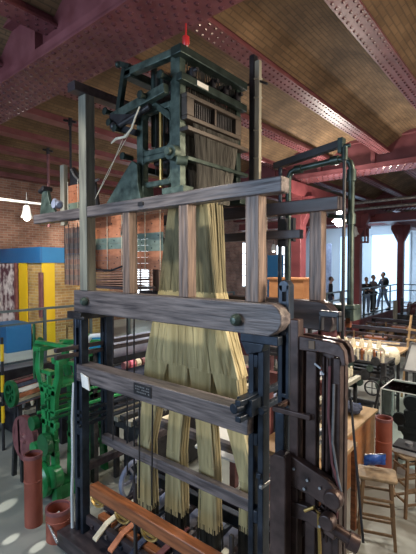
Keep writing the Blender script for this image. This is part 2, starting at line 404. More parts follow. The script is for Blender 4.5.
# ------------------------------------------------------------------ loom
LC = Vector((-2.8, 3.1, FZ))
loom = thing('jacquard_handloom', LC, 'large dark timber and iron Jacquard loom frame in the centre foreground', 'loom')
def P(name, fn, mat, bevel=.006, parent=loom):
    b = MB(); fn(b); return b.build(name, mat, parent, bevel)
P('top_beam', lambda b: b.box(-5.06, -1.455, 2.56, 2.68, 3.525, 3.64), 'wood', .008)
P('rear_top_beam', lambda b: b.box(-4.5, -1.5, 3.7, 3.82, 3.52, 3.65), 'wood_dark', .008)
P('rear_tie_beam', lambda b: b.box(-4.1, -1.9, 3.72, 3.8, 3.27, 3.36), 'wood_dark', .006)
for a, c in ((-4.0, -3.86), (-3.27, -3.16), (-2.485, -2.37), (-1.775, -1.65)):
    if a == -4.0:
        P('tall_post', lambda b: b.box(a, c, 2.55, 2.67, 2.715, 4.86), 'woodg', .008)
    else:
        P('post', lambda b: b.box(a, c, 2.57, 2.68, 2.715, 3.525), 'woodv', .008)
P('cap_beam', lambda b: b.box(-4.0, -3.86, 2.42, 3.9, 4.86, 4.96), 'wood_dark', .008)
for a, c in ((-4.06, -3.94), (-3.2, -3.09), (-2.45, -2.33), (-1.79, -1.66)):
    P('rear_post', lambda b: b.box(a, c, 3.7, 3.81, 2.65, 3.52), 'woodv', .008)
def xbeam(b):
    z0, z1 = 2.47, 2.715
    b.prism([(-4.14, z0), (-1.56, z0), (-1.48, z0+.05), (-1.45, z0+.1), (-1.45, z1-.08), (-1.48, z1-.03), (-1.53, z1), (-4.14, z1)], 'xz', 2.56, 2.70)
P('cross_beam', xbeam, 'wood', .008)
def xbeam2(b):
    z0, z1 = 2.38, 2.65
    b.prism([(-4.3, z0), (-1.9, z0), (-1.56, z0-.02), (-1.52, z0+.06), (-1.54, z1-.08), (-1.6, z1-.02), (-1.68, z1), (-4.3, z1)], 'xz', 3.66, 3.82)
P('rear_cross_beam', xbeam2, 'wood_dark', .01)
for x, z in ((-1.83, 2.575), (-3.88, 2.6)):
    def bolt(b, x=x, z=z):
        b.lathe([(0, -.075), (.025, -.07), (.045, -.045), (.05, -.02), (.032, -.015), (.032, 0), (.0, 0)], (x, 2.555, z), 'y', 12)
    P('bolt_knob', bolt, 'ironp', 0)
P('breast_beam', lambda b: b.box(-4.1, -1.74, 2.56, 2.74, 1.68, 1.87), 'wood', .008)
pl = P('nameplate', lambda b: b.box(-3.08, -2.83, 2.548, 2.558, 1.74, 1.85), 'black', .002)
def plate_text(b):
    for k in range(3):
        for j in range(9):
            if (k*5+j*3) % 7: b.box(-3.05+.023*j, -3.05+.023*j+.015, 2.545, 2.549, 1.765+.026*k, 1.777+.026*k)
P('raised_lettering', plate_text, 'steel', 0, pl)
P('paper_tag', lambda b: b.prism([(-3.98, 1.79), (-3.84, 1.76), (-3.81, 1.62), (-3.95, 1.64)], 'xz', 2.535, 2.55), 'paper', .002)
P('small_plate', lambda b: b.box(-3.0, -2.93, 2.545, 2.56, 3.565, 3.6), 'black', .002)
# left side iron frame
def slotted(b, x0, x1, y0, y1, z0, z1):
    b.box(x0, x0+.05, y0, y1, z0, z1); b.box(x1-.05, x1, y0, y1, z0, z1)
    z = z0
    while z < z1-.05: b.box(x0+.05, x1-.05, y0, y1, z, z+.1); z += .62
P('iron_upright', lambda b: slotted(b, -4.19, -4.03, 2.58, 2.68, -.2, 2.44), 'blueiron')
P('iron_upright', lambda b: slotted(b, -4.15, -4.03, 2.92, 3.02, .85, 2.44), 'blueiron')
P('iron_upright', lambda b: slotted(b, -1.79, -1.65, 2.64, 2.74, -.28, 2.44), 'blueiron')
P('iron_upright', lambda b: b.box(-1.7, -1.55, 3.3, 3.42, -.28, 2.0), 'blueiron')
P('bracket', lambda b: (b.box(-4.22, -3.95, 2.52, 3.05, 2.39, 2.47), b.box(-4.05, -3.85, 2.5, 2.52, 2.4, 2.43)), 'black')
P('bracket', lambda b: (b.box(-1.84, -1.5, 2.6, 3.0, 2.4, 2.47), b.prism([(-1.84, 2.4), (-1.62, 2.4), (-1.64, 2.34), (-1.78, 2.3)], 'xz', 2.6, 2.7)), 'blueiron')
for z in (2.06, 1.98):
    P('side_rail', lambda b: b.bar((-4.1, 2.3, z), (-4.1, 5.3, z), .05, .045), 'wood_dark')
for z in (1.32, 1.24, 1.16):
    P('side_rail', lambda b: b.bar((-4.06, 2.55, z), (-4.06, 4.6, z), .05, .04), 'blueiron')
P('side_rail', lambda b: b.bar((-4.08, 2.6, .64), (-4.08, 4.1, .66), .07, .09), 'wood_dark')
for z in (1.98, 1.86):
    P('side_arm', lambda b: b.bar((-1.72, 2.4, z), (-1.72, 3.7, z), .05, .045), 'blueiron')
P('clamp', lambda b: (b.box(-1.8, -1.66, 2.5, 2.64, 1.86, 1.99), b.cyl((-1.76, 2.4, 1.93), (-1.74, 2.56, 1.93), .04), b.cyl((-1.62, 2.56, 1.9), (-1.62, 2.62, 1.9), .03)), 'blueiron')
P('side_arm', lambda b: b.bar((-1.68, 2.62, 1.36), (-1.68, 4.2, 1.34), .045, .045), 'blueiron')
P('side_arm', lambda b: b.bar((-1.66, 2.62, 1.28), (-1.66, 4.2, 1.26), .03, .03), 'steel')
# low cross rails inside
P('low_rail', lambda b: b.box(-4.05, -1.75, 2.86, 2.94, .86, .97), 'wood')
P('low_rail', lambda b: b.box(-3.9, -1.7, 3.36, 3.44, 1.02, 1.11), 'wood')
P('low_rail', lambda b: b.box(-3.9, -1.7, 3.5, 3.6, .3, .4), 'wood_dark')
P('low_rail', lambda b: b.box(-4.0, -1.7, 3.32, 3.4, .3, .42), 'blueiron')
# batten and sills
P('batten', lambda b: b.box(-3.56, -1.75, 2.36, 2.46, .62, .74), 'wood_orange', .01)
P('treadle_sill', lambda b: b.box(-4.32, -1.5, 2.42, 2.66, -.28, -.1), 'wood_dark', .008)
P('shuttle_race', lambda b: b.prism([(2.56, -.12), (2.95, -.02), (2.95, -.28), (2.56, -.28)], 'yz', -4.05, -1.6), 'wood_dark', .006)
P('race_plank', lambda b: b.prism([(3.2, .0), (3.55, .1), (3.55, .06), (3.2, -.04)], 'yz', -3.9, -1.6), 'greyblue', .004)
P('race_plank', lambda b: b.prism([(3.62, .1), (3.8, .16), (3.8, .1), (3.62, .04)], 'yz', -3.9, -1.6), 'wood_dark', .004)
for k in range(9):
    P('pedal', lambda b: b.bar((-3.9+.26*k, 2.6, .02), (-3.85+.26*k, 3.6, .24), .05, .05), ['wood_dark', 'wood', 'blueiron'][k % 3], .004)
P('race_board', lambda b: b.box(-4.05, -1.6, 2.62, 2.68, .0, .1), 'wood_dark', .006)
P('race_board', lambda b: b.box(-4.0, -1.6, 2.84, 2.9, .08, .2), 'wood_dark', .006)
for k in range(6):
    x = -3.9+.38*k
    P('race_block', lambda b: b.box(x, x+.26, 2.69, 2.78, .0, .13), 'wood_orange', .01)
cols = ['cream', 'cardo', 'navy', 'maroon', 'cardg', 'cream', 'bluefoil', 'pink']
for k in range(7):
    x = -3.72+.27*k
    P('woven_ribbon', lambda b: b.prism([(2.5, .04), (2.66, .14), (3.1, .22), (3.1, .205), (2.66, .125), (2.5, .02)], 'yz', x, x+.07), cols[k], 0)
for x in (-3.0, -1.85):
    P('batten_hanger', lambda b: b.box(x, x+.03, 2.47, 2.5, .1, .9), 'black', .003)
for k, x in enumerate((-3.62, -3.2, -2.8)):
    def loop(b, x=x):
        pts = [(x+.11*math.cos(a), 2.5+.02*math.sin(a), .5+.06*math.sin(a)) for a in [2*math.pi*i/16 for i in range(17)]]
        b.tube(pts, .014, 6); b.box(x-.08, x+.08, 2.49, 2.52, .46, .49)
    P('brass_shuttle', loop, 'brass', 0)
P('guide_rod', lambda b: (b.cyl((-4.5, 2.4, -.05), (-4.2, 2.36, -.16), .015), b.cyl((-4.5, 2.4, -.05), (-4.48, 2.55, .0), .015)), 'steel', 0)
P('pale_strip', lambda b: b.tube([(-4.215, 2.6, 1.62), (-4.24, 2.59, 1.2), (-4.22, 2.58, .7), (-4.25, 2.58, .3), (-4.23, 2.57, -.1)], .022, 6), 'greywhite', 0)  # thin pale strip along the left iron upright
# hanging wires
for (x, y, z0, z1) in ((-3.62, 2.9, .6, 3.5), (-3.5, 2.9, .4, 3.5), (-3.75, 2.8, 1.0, 2.47), (-3.3, 2.8, .5, 1.68), (-3.1, 2.8, .5, 1.68), (-2.2, 3.3, 2.0, 3.5)):
    P('lifting_wire', lambda b: b.cyl((x, y, z0), (x+.02, y, z1), .009, 6), 'black', 0)
P('spoked_wheel', lambda b: (b.lathe([(.22, -.03), (.25, -.03), (.25, .03), (.22, .03), (.22, -.03)], (-3.95, 3.3, .28), 'x', 28), [b.bar((-3.95, 3.3, .28), (-3.95, 3.3+.23*math.cos(a), .28+.23*math.sin(a)), .03) for a in [k*math.pi/3 for k in range(6)]], b.lathe([(0, -.05), (.06, -.05), (.06, .05), (0, .05)], (-3.95, 3.3, .28), 'x', 14)), 'greyblue', 0)
# tall slotted iron post at the right front
def slot_post(b):
    x, y = -1.5, 2.72
    b.box(x-.045, x-.01, y-.04, y+.04, .9, 2.85); b.box(x+.02, x+.045, y-.04, y+.04, .9, 2.85)
    b.cyl((x, y-.04, 2.84), (x, y+.04, 2.84), .045, 14); b.box(x-.02, x+.03, y, y+.04, .9, 2.45)
    for z in (1.0, 1.5, 2.0, 2.5, 2.7): b.box(x-.02, x+.03, y-.04, y+.04, z, z+.03)
P('slotted_iron_post', slot_post, 'blueiron', .004)
# lingo weights and harness
def strands(b, quads, n, r=.0045):
    # quads: (top line p0,p1) -> (bottom line q0,q1)
    p0, p1, q0, q1 = [Vector(v) for v in quads]
    for k in range(n):
        t = (k+random.uniform(.3, .7))/n; t2 = (k+random.uniform(.0, 1.))/n
        a = p0.lerp(p1, t); c = q0.lerp(q1, min(1, max(0, t2))); a.y += random.uniform(-.008, .008); c.y += random.uniform(-.012, .012)
        mid = (a+c)/2 + Vector((random.uniform(-.006, .006), random.uniform(-.006, .006), 0))
        b.tube([a, mid, c], r*random.uniform(.8, 1.3), 3)
b = MB()
for u in (-2.5, -2.62, -2.76, -2.9):
    strands(b, ((u, 2.78, 4.3), (u, 3.5, 4.3), (u+.02, 2.86, 3.6), (u+.02, 3.3, 3.6)), 70, .0052)
o = b.build('hook_wires', 'lead', loom); o['kind'] = 'stuff'
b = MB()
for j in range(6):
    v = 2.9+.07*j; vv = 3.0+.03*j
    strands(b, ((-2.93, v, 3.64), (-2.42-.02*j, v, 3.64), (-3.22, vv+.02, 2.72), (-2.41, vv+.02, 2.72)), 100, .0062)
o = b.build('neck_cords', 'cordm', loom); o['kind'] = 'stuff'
b = MB()
for j in range(6):
    v = 2.9+.07*j; vv = 3.0+.03*j
    strands(b, ((-3.22, vv+.02, 2.73), (-2.41, vv+.02, 2.73), (-3.42, vv, 1.95), (-2.13, vv, 1.95)), 130, .0072)
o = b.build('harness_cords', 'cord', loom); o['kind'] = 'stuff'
secs = [((-3.42, -3.06), (-3.55, -3.36), .1), ((-3.05, -2.78), (-3.09, -2.89), .2), ((-2.75, -2.47), (-2.62, -2.43), .22), ((-2.46, -2.14), (-2.12, -1.94), .4)]
for ((ta, tb), (ba, bb), zb), (ma, mb) in zip(secs, ((-3.46, -3.22), (-3.03, -2.83), (-2.68, -2.48), (-2.31, -2.1))):
    b = MB()
    for j in range(4):
        v = 3.0+.04*j
        strands(b, ((ta, v, 1.97), (tb, v, 1.97), (ma, v, 1.55), (mb, v, 1.55)), 50, .0058)
        strands(b, ((ma, v, 1.57), (mb, v, 1.57), (ba, v, 1.0), (bb, v, 1.0)), 44, .0055)
        strands(b, ((ba, v, 1.02), (bb, v, 1.02), (ba-.02, v, zb+.15), (bb+.02, v, zb+.15)), 40, .0052)
    o = b.build('harness_section', 'cord', loom); o['kind'] = 'stuff'
    b = MB()
    for j in range(4):
        v = 3.0+.04*j
        strands(b, ((ba-.02, v, zb+.2), (bb+.02, v, zb+.2), (ba-.03, v, -.15), (bb+.03, v, -.15)), 26, .005)
    o = b.build('wire_weights', 'lead', loom); o['kind'] = 'stuff'
# left end fitting on the top beam (pulley bracket)
t = thing('pulley_bracket', (-4.75, 2.62, 3.64), 'grey iron pulley bracket on the left end of the top beam', 'bracket')
P('bracket_plate', lambda b: b.prism([(-4.97, 3.64), (-4.6, 3.64), (-4.66, 3.72), (-4.72, 3.76), (-4.78, 3.93), (-4.9, 3.95), (-4.93, 3.8)], 'xz', 2.6, 2.64), 'ironp', .003, t)
P('roller', lambda b: (b.cyl((-4.6, 2.58, 3.74), (-4.6, 2.68, 3.74), .05), b.cyl((-4.5, 2.6, 3.72), (-4.7, 2.66, 3.8), .03)), 'greyblue', 0, t)
P('bolt', lambda b: (b.cyl((-4.95, 2.6, 3.93), (-4.85, 2.6, 3.96), .03), b.cyl((-4.8, 2.55, 3.95), (-4.8, 2.67, 3.95), .03)), 'black', 0, t)

# ------------------------------------------------------------------ jacquard head
head = thing('jacquard_machine', (-2.8, 3.1, 3.65), 'dark green iron Jacquard head machine on top of the loom frame', 'machine')
def H(name, fn, mat='iron', bevel=.005, parent=head): return P(name, fn, mat, bevel, parent)
def endframe(y0, y1):
    def f(b):
        b.box(-2.69, -2.57, y0, y1, 3.7, 4.95)                   # main upright
        b.box(-3.17, -3.08, y0, y1, 3.76, 4.6)
        b.frame(-3.14, -2.66, 4.07, 4.53, y0+.01, y1-.01, .055)
        b.frame(-3.14, -2.66, 3.76, 4.07, y0+.01, y1-.01, .055)
        b.prism([(-2.7, 4.42), (-2.95, 4.6), (-2.95, 4.54), (-2.7, 4.34)], 'xz', y0, y1)
        b.box(-2.78, -2.5, y0-.03, y1+.03, 3.65, 3.72); b.box(-3.2, -3.04, y0-.03, y1+.03, 3.65, 3.78)
    return f
H('end_frame', endframe(2.68, 2.76), 'ironp', .01)
H('end_frame', endframe(3.56, 3.64), 'iron', .01)
H('top_rail', lambda b: b.box(-2.63, -2.5, 2.62, 3.66, 4.88, 4.96), 'iron', .008)
H('top_rail', lambda b: b.box(-3.36, -3.24, 2.66, 3.66, 4.9, 4.98), 'iron', .008)
H('cross_rail', lambda b: b.bar((-3.36, 2.7, 4.96), (-2.56, 2.7, 4.94), .08, .07), 'ironp', .006)
H('cross_rail', lambda b: b.bar((-3.36, 3.6, 4.96), (-2.56, 3.6, 4.94), .08, .07), 'iron', .006)
H('cross_rail', lambda b: b.bar((-3.5, 2.64, 4.53), (-2.7, 2.64, 4.62), .07, .09), 'ironp', .006)
H('cross_rail', lambda b: b.bar((-3.4, 2.9, 4.72), (-2.6, 2.9, 4.75), .06, .06), 'iron', .006)
H('lever_post', lambda b: (b.bar((-3.46, 2.68, 4.55), (-3.34, 2.68, 5.02), .05, .06), b.bar((-3.42, 2.68, 5.08), (-3.26, 2.68, 5.0), .05, .05), b.ball((-3.43, 2.66, 5.07), .035)), 'iron', 0)
H('guide_post', lambda b: (b.cyl((-3.1, 2.86, 4.2), (-3.1, 2.86, 5.0), .035), b.cyl((-2.98, 2.86, 4.3), (-2.98, 2.86, 4.9), .025)), 'iron', 0)
H('guide_post', lambda b: b.box(-3.2, -3.06, 2.95, 3.05, 4.6, 4.95), 'iron', .005)
H('side_rail', lambda b: b.box(-2.56, -2.49, 2.62, 3.64, 4.64, 4.71), 'iron', .006)
H('side_rail', lambda b: b.box(-3.3, -3.2, 2.7, 3.6, 4.55, 4.62), 'iron', .006)
H('nameplate', lambda b: b.box(-2.488, -2.482, 2.82, 2.98, 4.65, 4.695), 'paper', .001)
box = H('needle_box', lambda b: (b.box(-2.62, -2.5, 2.7, 3.55, 4.32, 4.36), b.box(-2.62, -2.5, 2.7, 3.55, 4.52, 4.56), b.box(-2.62, -2.5, 2.7, 2.8, 4.36, 4.52), b.box(-2.62, -2.5, 3.45, 3.55, 4.36, 4.52), b.box(-2.62, -2.5, 3.1, 3.13, 4.36, 4.52)), 'wood_stool2', .006)
def mesh_panel(b):
    b.box(-2.58, -2.56, 2.8, 3.45, 4.36, 4.52)
    for i in range(24):
        y = 2.81+.0268*i; b.box(-2.56, -2.545, y, y+.01, 4.36, 4.52)
H('needle_panel', mesh_panel, 'charcoal', 0, box)
H('lower_rail', lambda b: b.box(-2.58, -2.47, 2.68, 3.64, 4.21, 4.25), 'wood_stool2', .006)
H('lower_rail', lambda b: b.box(-2.54, -2.47, 2.68, 3.64, 3.94, 3.98), 'iron', .006)
H('lower_rail', lambda b: b.box(-3.16, -3.1, 2.66, 3.64, 3.93, 3.99), 'iron', .006)
b = MB()
for j in range(40):
    y = 2.8+.019*j
    for x in (-2.6, -2.75, -2.9, -3.02): b.bar((x, y, 3.9), (x+random.uniform(-.01, .01), y, 4.9), .007, .007)
o = b.build('lifting_hooks', 'lead', head); o['kind'] = 'stuff'
b = MB(); b.box(-3.05, -2.66, 2.8, 3.5, 4.0, 4.06); b.build('bottom_board', 'wood_dark', head)
b = MB(); b.box(-3.1, -2.64, 2.8, 3.5, 4.6, 4.68); b.build('griffe', 'charcoal', head)
H('corner_boss', lambda b: (b.cyl((-2.62, 2.6, 4.02), (-2.62, 2.68, 4.02), .07), b.cyl((-2.62, 2.56, 4.02), (-2.62, 2.6, 4.02), .035), b.cyl((-2.56, 2.62, 3.94), (-2.5, 2.7, 3.94), .04)), 'ironp', .004)
for (x, y, z) in ((-3.55, 2.62, 4.6), (-3.46, 2.6, 4.46), (-3.24, 2.6, 4.08), (-3.36, 2.6, 4.38), (-2.7, 2.6, 4.72), (-2.95, 2.58, 4.6)):
    H('bolt', lambda b: (b.cyl((x, y-.03, z), (x, y+.08, z), .028, 10), b.cyl((x, y-.05, z), (x, y-.03, z), .04, 6)), 'iron', 0)
H('cylinder_crank', lambda b: (b.bar((-3.5, 2.62, 4.52), (-3.1, 2.62, 4.42), .05, .09), b.cyl((-3.4, 2.6, 4.4), (-2.9, 2.62, 4.5), .03), b.bar((-3.4, 2.64, 4.42), (-3.12, 2.64, 4.3), .04, .06), b.ball((-3.42, 2.6, 4.42), .05)), 'black', 0)
H('brass_rod', lambda b: b.cyl((-2.86, 2.72, 3.75), (-2.86, 2.72, 4.52), .018, 8), 'brass', 0)
H('grey_gusset', lambda b: b.prism([(-3.58, 3.64), (-3.02, 3.64), (-3.06, 3.78), (-3.07, 3.98), (-3.15, 4.03), (-3.3, 3.9)], 'xz', 2.6, 2.64), 'ironp', .004)
H('rope', lambda b: b.tube([(-3.42, 2.56, 4.24), (-3.34, 2.56, 4.27), (-3.2, 2.56, 4.26), (-3.1, 2.56, 4.32), (-3.04, 2.56, 4.42), (-2.98, 2.56, 4.5)], [.007, .014, .013, .01, .009, .008], 7), 'rope', 0)
for y in (2.8, 3.1, 3.3, 3.5):
    H('cam_lever', lambda b: (b.cyl((-2.52, y, 4.72), (-2.52, y, 4.8), .03), b.cyl((-2.58, y, 4.78), (-2.46, y, 4.78), .02), b.cyl((-2.56, y-.03, 4.72), (-2.54, y+.09, 4.84), .018)), 'black', 0)
for k in range(2):
    H('guide_cord', lambda b: b.tube([(-3.2-.08*k, 2.62, 4.32), (-3.55, 2.62, 4.0-.04*k), (-3.8, 2.62, 3.72)], .003, 4), 'rope', 0)
# far tall strut behind the head
H('tall_strut', lambda b: (b.box(-2.52, -2.46, 3.72, 3.8, 3.65, 5.28)), 'black', .004)
H('tall_strut', lambda b: (b.box(-2.45, -2.39, 3.72, 3.77, 3.65, 5.2), [b.box(-2.455, -2.385, 3.71, 3.78, z, z+.02) for z in (3.9, 4.15, 4.45, 4.8, 5.0)]), 'wood_pale', .004)
H('strut_hook', lambda b: b.tube([(-2.75, 3.74, 4.92), (-2.6, 3.74, 4.98), (-2.4, 3.74, 4.98), (-2.3, 3.74, 4.92)], .014, 6), 'black', 0)
H('diagonal_stay', lambda b: (b.bar((-3.2, 2.75, 4.0), (-4.0, 3.3, 3.62), .04, .05), b.bar((-3.3, 2.7, 3.8), (-4.2, 3.3, 3.4), .04, .05)), 'steel', .003)

# ------------------------------------------------------------------ punched card chains
def chain(label, loc, x0, x1, y, z1, n, h, cols, bend=0, cord='rope', nc=3):
    t = thing('punched_card_chain', (loc[0], loc[1], loc[2]), label, 'punched cards', 'punched card chains hanging in the loom')
    for k in range(n):
        zt = z1-k*h; b = MB(); yy = y+bend*math.sin(k*1.3)
        b.box(x0, x1, yy, yy+.006, zt-h+.0015, zt)
        # punched holes as small dark studs recessed would vanish at this size: raised rims
        o = b.build('card', cols[k % len(cols)], t)
        for j in range(int((x1-x0)/.06)):
            if (j*7+k*3) % 4 == 1 and cord == 'rope': ho = MB(); ho.cyl((x0+.04+.06*j, yy-.003, zt-h/2), (x0+.04+.06*j, yy+.0, zt-h/2), .009, 6); ho.build('punch_hole', 'black', o)
    for q in range(nc):
        x = x0+.03+(x1-x0-.06)*q/(nc-1); b = MB(); b.cyl((x, y-.02, z1-n*h), (x, y-.02, z1+.05), .005, 5); b.build('lacing_cord', cord, t)
    return t
chain('orange and green card chain between the left posts under the top beam', (-4.4, 3.3, 2.9), -4.82, -4.15, 3.3, 3.66, 10, .075, ['cardo', 'cardo', 'cardo', 'cardo', 'cardg', 'cardg', 'cardo', 'cardo', 'cardo', 'cardo'], .004)
chain('orange and green card chain right of the second post', (-3.8, 3.36, 2.9), -4.1, -3.5, 3.36, 3.62, 9, .075, ['cardo', 'cardo', 'cardo', 'cardg', 'cardg', 'cardg', 'cardo', 'cardo', 'cardo'], .004)
chain('narrow brown card chain hanging left of the tall post', (-4.8, 3.0, 2.7), -5.06, -4.68, 3.0, 3.5, 11, .07, ['cardb', 'cardb2'], .006, 'black', 4)
chain('orange card chain rising above the top beam behind the tall post', (-4.8, 3.05, 3.66), -5.05, -4.5, 3.05, 4.08, 5, .08, ['cardo', 'cardo', 'cardo', 'cardg', 'cardg'], .004)
t = thing('card_cradle', (-4.6, 3.1, 3.6), 'dark curved wire cradle carrying the upper card chain', 'card cradle')
P('upright', lambda b: b.box(-5.2, -5.1, 3.02, 3.08, 3.55, 4.38), 'wood_pale', .004, t)
P('curved_strap', lambda b: b.tube([(-4.98, 3.06, 4.3), (-4.9, 3.06, 4.2), (-4.75, 3.06, 4.1), (-4.55, 3.06, 4.06), (-4.35, 3.06, 4.08)], .015, 6), 'steel', 0, t)
P('dark_backing', lambda b: b.prism([(-5.0, 4.34), (-4.88, 4.22), (-4.5, 4.1), (-4.4, 3.66), (-5.08, 3.66), (-5.08, 4.3)], 'xz', 3.1, 3.13), 'black', 0, t)
t = thing('folded_card_pile', (-4.3, 3.35, 2.72), 'zigzag pile of brown folded cards resting above the cross beam', 'punched cards')
for k in range(9):
    b = MB(); z = 2.73+.022*k; dy = .012*(-1)**k; b.bar((-4.85, 3.4+dy, z), (-3.95, 3.4-dy, z+.01+.01*(k % 3)), .35, .012)
    b.build('card', 'cardb', t)
P('cord', lambda b: b.tube([(-4.8, 3.2, 3.0), (-4.6, 3.2, 2.94), (-4.3, 3.2, 2.93), (-4.0, 3.2, 3.0)], .012, 6), 'black', 0, t)
P('cradle_board', lambda b: b.box(-4.95, -3.9, 3.2, 3.6, 2.69, 2.72), 'wood_dark', 0, t)

# ------------------------------------------------------------------ hanging rods, lamps, sensor
for i, (x, y, zb, lab) in enumerate(((-6.88, 4.22, 4.05, 'thin black rod hanging from the ceiling near the tall post'), (-9.03, 4.95, 3.9, 'dark red rod hanging from the ceiling left of the loom'))):
    t = thing('hanging_rod', (x, y, 5.75), lab, 'rod')
    P('rod_shaft', lambda b: b.cyl((x, y, 5.74), (x, y, zb), .022 if i == 0 else .035), 'black' if i == 0 else 'maroon', 0, t)
    P('ceiling_clip', lambda b: (b.bar((x-.12, y-.06, 5.72), (x+.1, y+.06, 5.66), .05, .04), b.cyl((x, y, 5.75), (x, y, 5.6), .04)), 'black', 0, t)
def spot(x, y, z, lab, r=.12, mat='lampon', cat='lamp'):
    t = thing('spot_lamp', (x, y, z), lab, cat, 'ceiling spot lamps')
    P('lamp_housing', lambda b: b.lathe([(.04, .3), (.07, .28), (.1, .12), (r+.03, .02), (r+.03, 0), (r, .0), (r*.8, .1), (0, .14)], (x, y, z), 'z', 16), 'white', 0, t)
    P('bulb', lambda b: b.ball((x, y, z), r*.75, 12), mat, 0, t)
    P('stem', lambda b: b.cyl((x, y, z+.28), (x, y, z+.6), .015, 6), 'black', 0, t)
    return t
spot(-4.06, 10.1, 4.1, 'bright glaring spot lamp beside the thin pipe rod', .16)
spot(-9.5, 4.65, 4.12, 'white spot lamp over the brick wall left of the top beam', .1, 'lampsoft')
spot(-5.55, 15.3, 4.15, 'white bell-shaped lamp on the red lantern by the column', .13, 'white')
spot(-9.4, 16.5, 4.2, 'small spot lamp glowing behind the rear loom post', .09, 'lampsoft')
spot(-9.0, 15.2, 3.6, 'small bright lamp in the gap right of the fourth loom post', .08, 'lampsoft')
t = thing('red_lantern', (-5.5, 15.5, 3.8), 'red metal box lantern hanging on the column above the visitors', 'lantern')
P('lantern_body', lambda b: (b.box(-5.75, -5.25, 15.6, 16.0, 3.85, 3.9), b.box(-5.78, -5.2, 15.55, 16.05, 4.4, 4.5), [b.box(x-.03, x+.03, y-.03, y+.03, 3.88, 4.42) for x in (-5.7, -5.28) for y in (15.63, 15.97)], b.box(-5.72, -5.26, 15.9, 15.95, 4.1, 4.42)), 'red', .005, t)
P('lantern_glass', lambda b: b.box(-5.68, -5.3, 15.64, 15.66, 3.9, 4.4), 'glass', 0, t)
t = thing('fire_sensor', (-2.75, 2.86, 5.4), 'small red alarm device under the riveted girder', 'alarm')
P('sensor_body', lambda b: b.lathe([(0, .12), (.008, .12), (.01, .0), (.035, -.01), (.038, -.07), (.025, -.1), (0, -.1)], (-2.79, 3.0, 5.28), 'z', 14), 'redplastic', 0, t)
P('sensor_prong', lambda b: (b.cyl((-2.8, 3.0, 5.19), (-2.8, 3.0, 5.13), .006), b.cyl((-2.775, 3.0, 5.19), (-2.775, 3.0, 5.12), .006)), 'rope', 0, t)
for i, (x0, x1, yy, z) in enumerate(((-12.5, -9.5, 5.2, 4.35),)):
    t = thing('light_track', (-9.5, 4, 4.49), 'pale lighting track along the top of the brick wall at left', 'light track')
    P('track_bar', lambda b: b.bar((-9.5, 2.6, 4.49), (-9.5, 7.0, 4.49), .05, .05), 'white', 0, t)

# ------------------------------------------------------------------ pipe frame behind the loom
t = thing('pipe_frame', (-1.75, 3.95, FZ), 'tall black steel pipe arch standing behind the loom', 'pipe frame')
Y = 3.95
P('upright_pipe', lambda b: b.tube([(-1.47, Y, 2.5), (-1.47, Y, 3.95), (-1.485, Y, 4.0), (-1.53, Y, 4.04), (-1.6, Y, 4.05), (-2.08, Y, 4.02), (-2.13, Y, 4.0), (-2.155, Y, 3.95), (-2.16, Y, 3.9), (-2.16, Y, -.28)], .032, 12), 'iron', 0, t)
for p, q in (((-1.47, Y, 3.82), (-1.47, Y, 3.93)), ((-1.6, Y, 4.05), (-1.68, Y, 4.048)), ((-2.0, Y, 4.02), (-2.08, Y, 4.02)), ((-1.47, Y, 3.4), (-1.47, Y, 3.5))):
    P('elbow_fitting', lambda b: b.cyl(p, q, .045), 'iron', 0, t)
P('top_bar', lambda b: b.bar((-2.3, 3.9, 4.08), (-1.5, 3.8, 4.16), .07, .07), 'black', .005, t)
P('bar_end_block', lambda b: (b.box(-1.53, -1.48, 3.74, 3.82, 4.06, 4.2), b.cyl((-1.48, 3.78, 4.12), (-1.42, 3.78, 4.12), .02)), 'iron', .003, t)
P('thin_rod', lambda b: b.cyl((-1.46, 3.74, 1.5), (-1.46, 3.74, 4.1), .016), 'black', 0, t)
P('rod_collar', lambda b: (b.cyl((-1.46, 3.74, 3.98), (-1.46, 3.74, 4.1), .03)), 'iron', 0, t)
P('link_bar', lambda b: b.bar((-1.7, 3.95, 3.5), (-1.47, 3.95, 3.46), .04, .04), 'iron', 0, t)
P('second_upright', lambda b: b.cyl((-2.23, 3.9, 1.2), (-2.23, 3.9, 4.05), .022), 'blueiron', 0, t)
P('slide_block', lambda b: (b.box(-2.24, -2.14, 3.86, 3.92, 3.2, 3.5), b.box(-2.08, -2.05, 3.86, 3.92, 3.25, 3.5)), 'black', .004, t)

t = thing('metal_bracket_box', (-1.55, 4.05, 2.3), 'grey metal ledge box beside the rounded rear beam end', 'box')
P('box_body', lambda b: (b.box(-1.62, -1.4, 3.86, 4.05, 2.57, 2.61), b.box(-1.44, -1.4, 3.86, 4.05, 2.46, 2.57), b.box(-1.62, -1.44, 3.9, 3.92, 2.48, 2.57)), 'ironp', .006, t)
P('orange_leg', lambda b: b.box(-1.52, -1.47, 3.95, 4.0, 2.38, 2.57), 'wood_orange', .004, t)

# ------------------------------------------------------------------ dark brown iron machine at lower right
t = thing('dobby_frame', (-1.1, 2.6, FZ), 'dark brown iron frame with hanging levers at the lower right foreground', 'machine')
def D(name, fn, mat='browniron', bevel=.006): return P(name, fn, mat, bevel, t)
def topcast(b):
    pts = [(-1.22, 2.46), (-1.22, 2.55), (-1.17, 2.56), (-.98, 2.55), (-.91, 2.54), (-.88, 2.5), (-.87, 2.42), (-.895, 2.41), (-.91, 2.46), (-1.0, 2.475), (-1.17, 2.47)]
    b.prism(pts, 'xz', 2.28, 2.33); b.prism(pts, 'xz', 2.38, 2.43)
    b.box(-1.2, -1.12, 2.33, 2.38, 2.5, 2.54)
D('top_casting', topcast)
D('front_post', lambda b: (b.box(-1.225, -1.165, 2.27, 2.34, .9, 2.66)))
D('rear_post', lambda b: b.box(-1.27, -1.21, 2.5, 2.57, .2, 2.2))
D('column', lambda b: b.box(-1.13, -1.06, 2.3, 2.36, .5, 2.47))
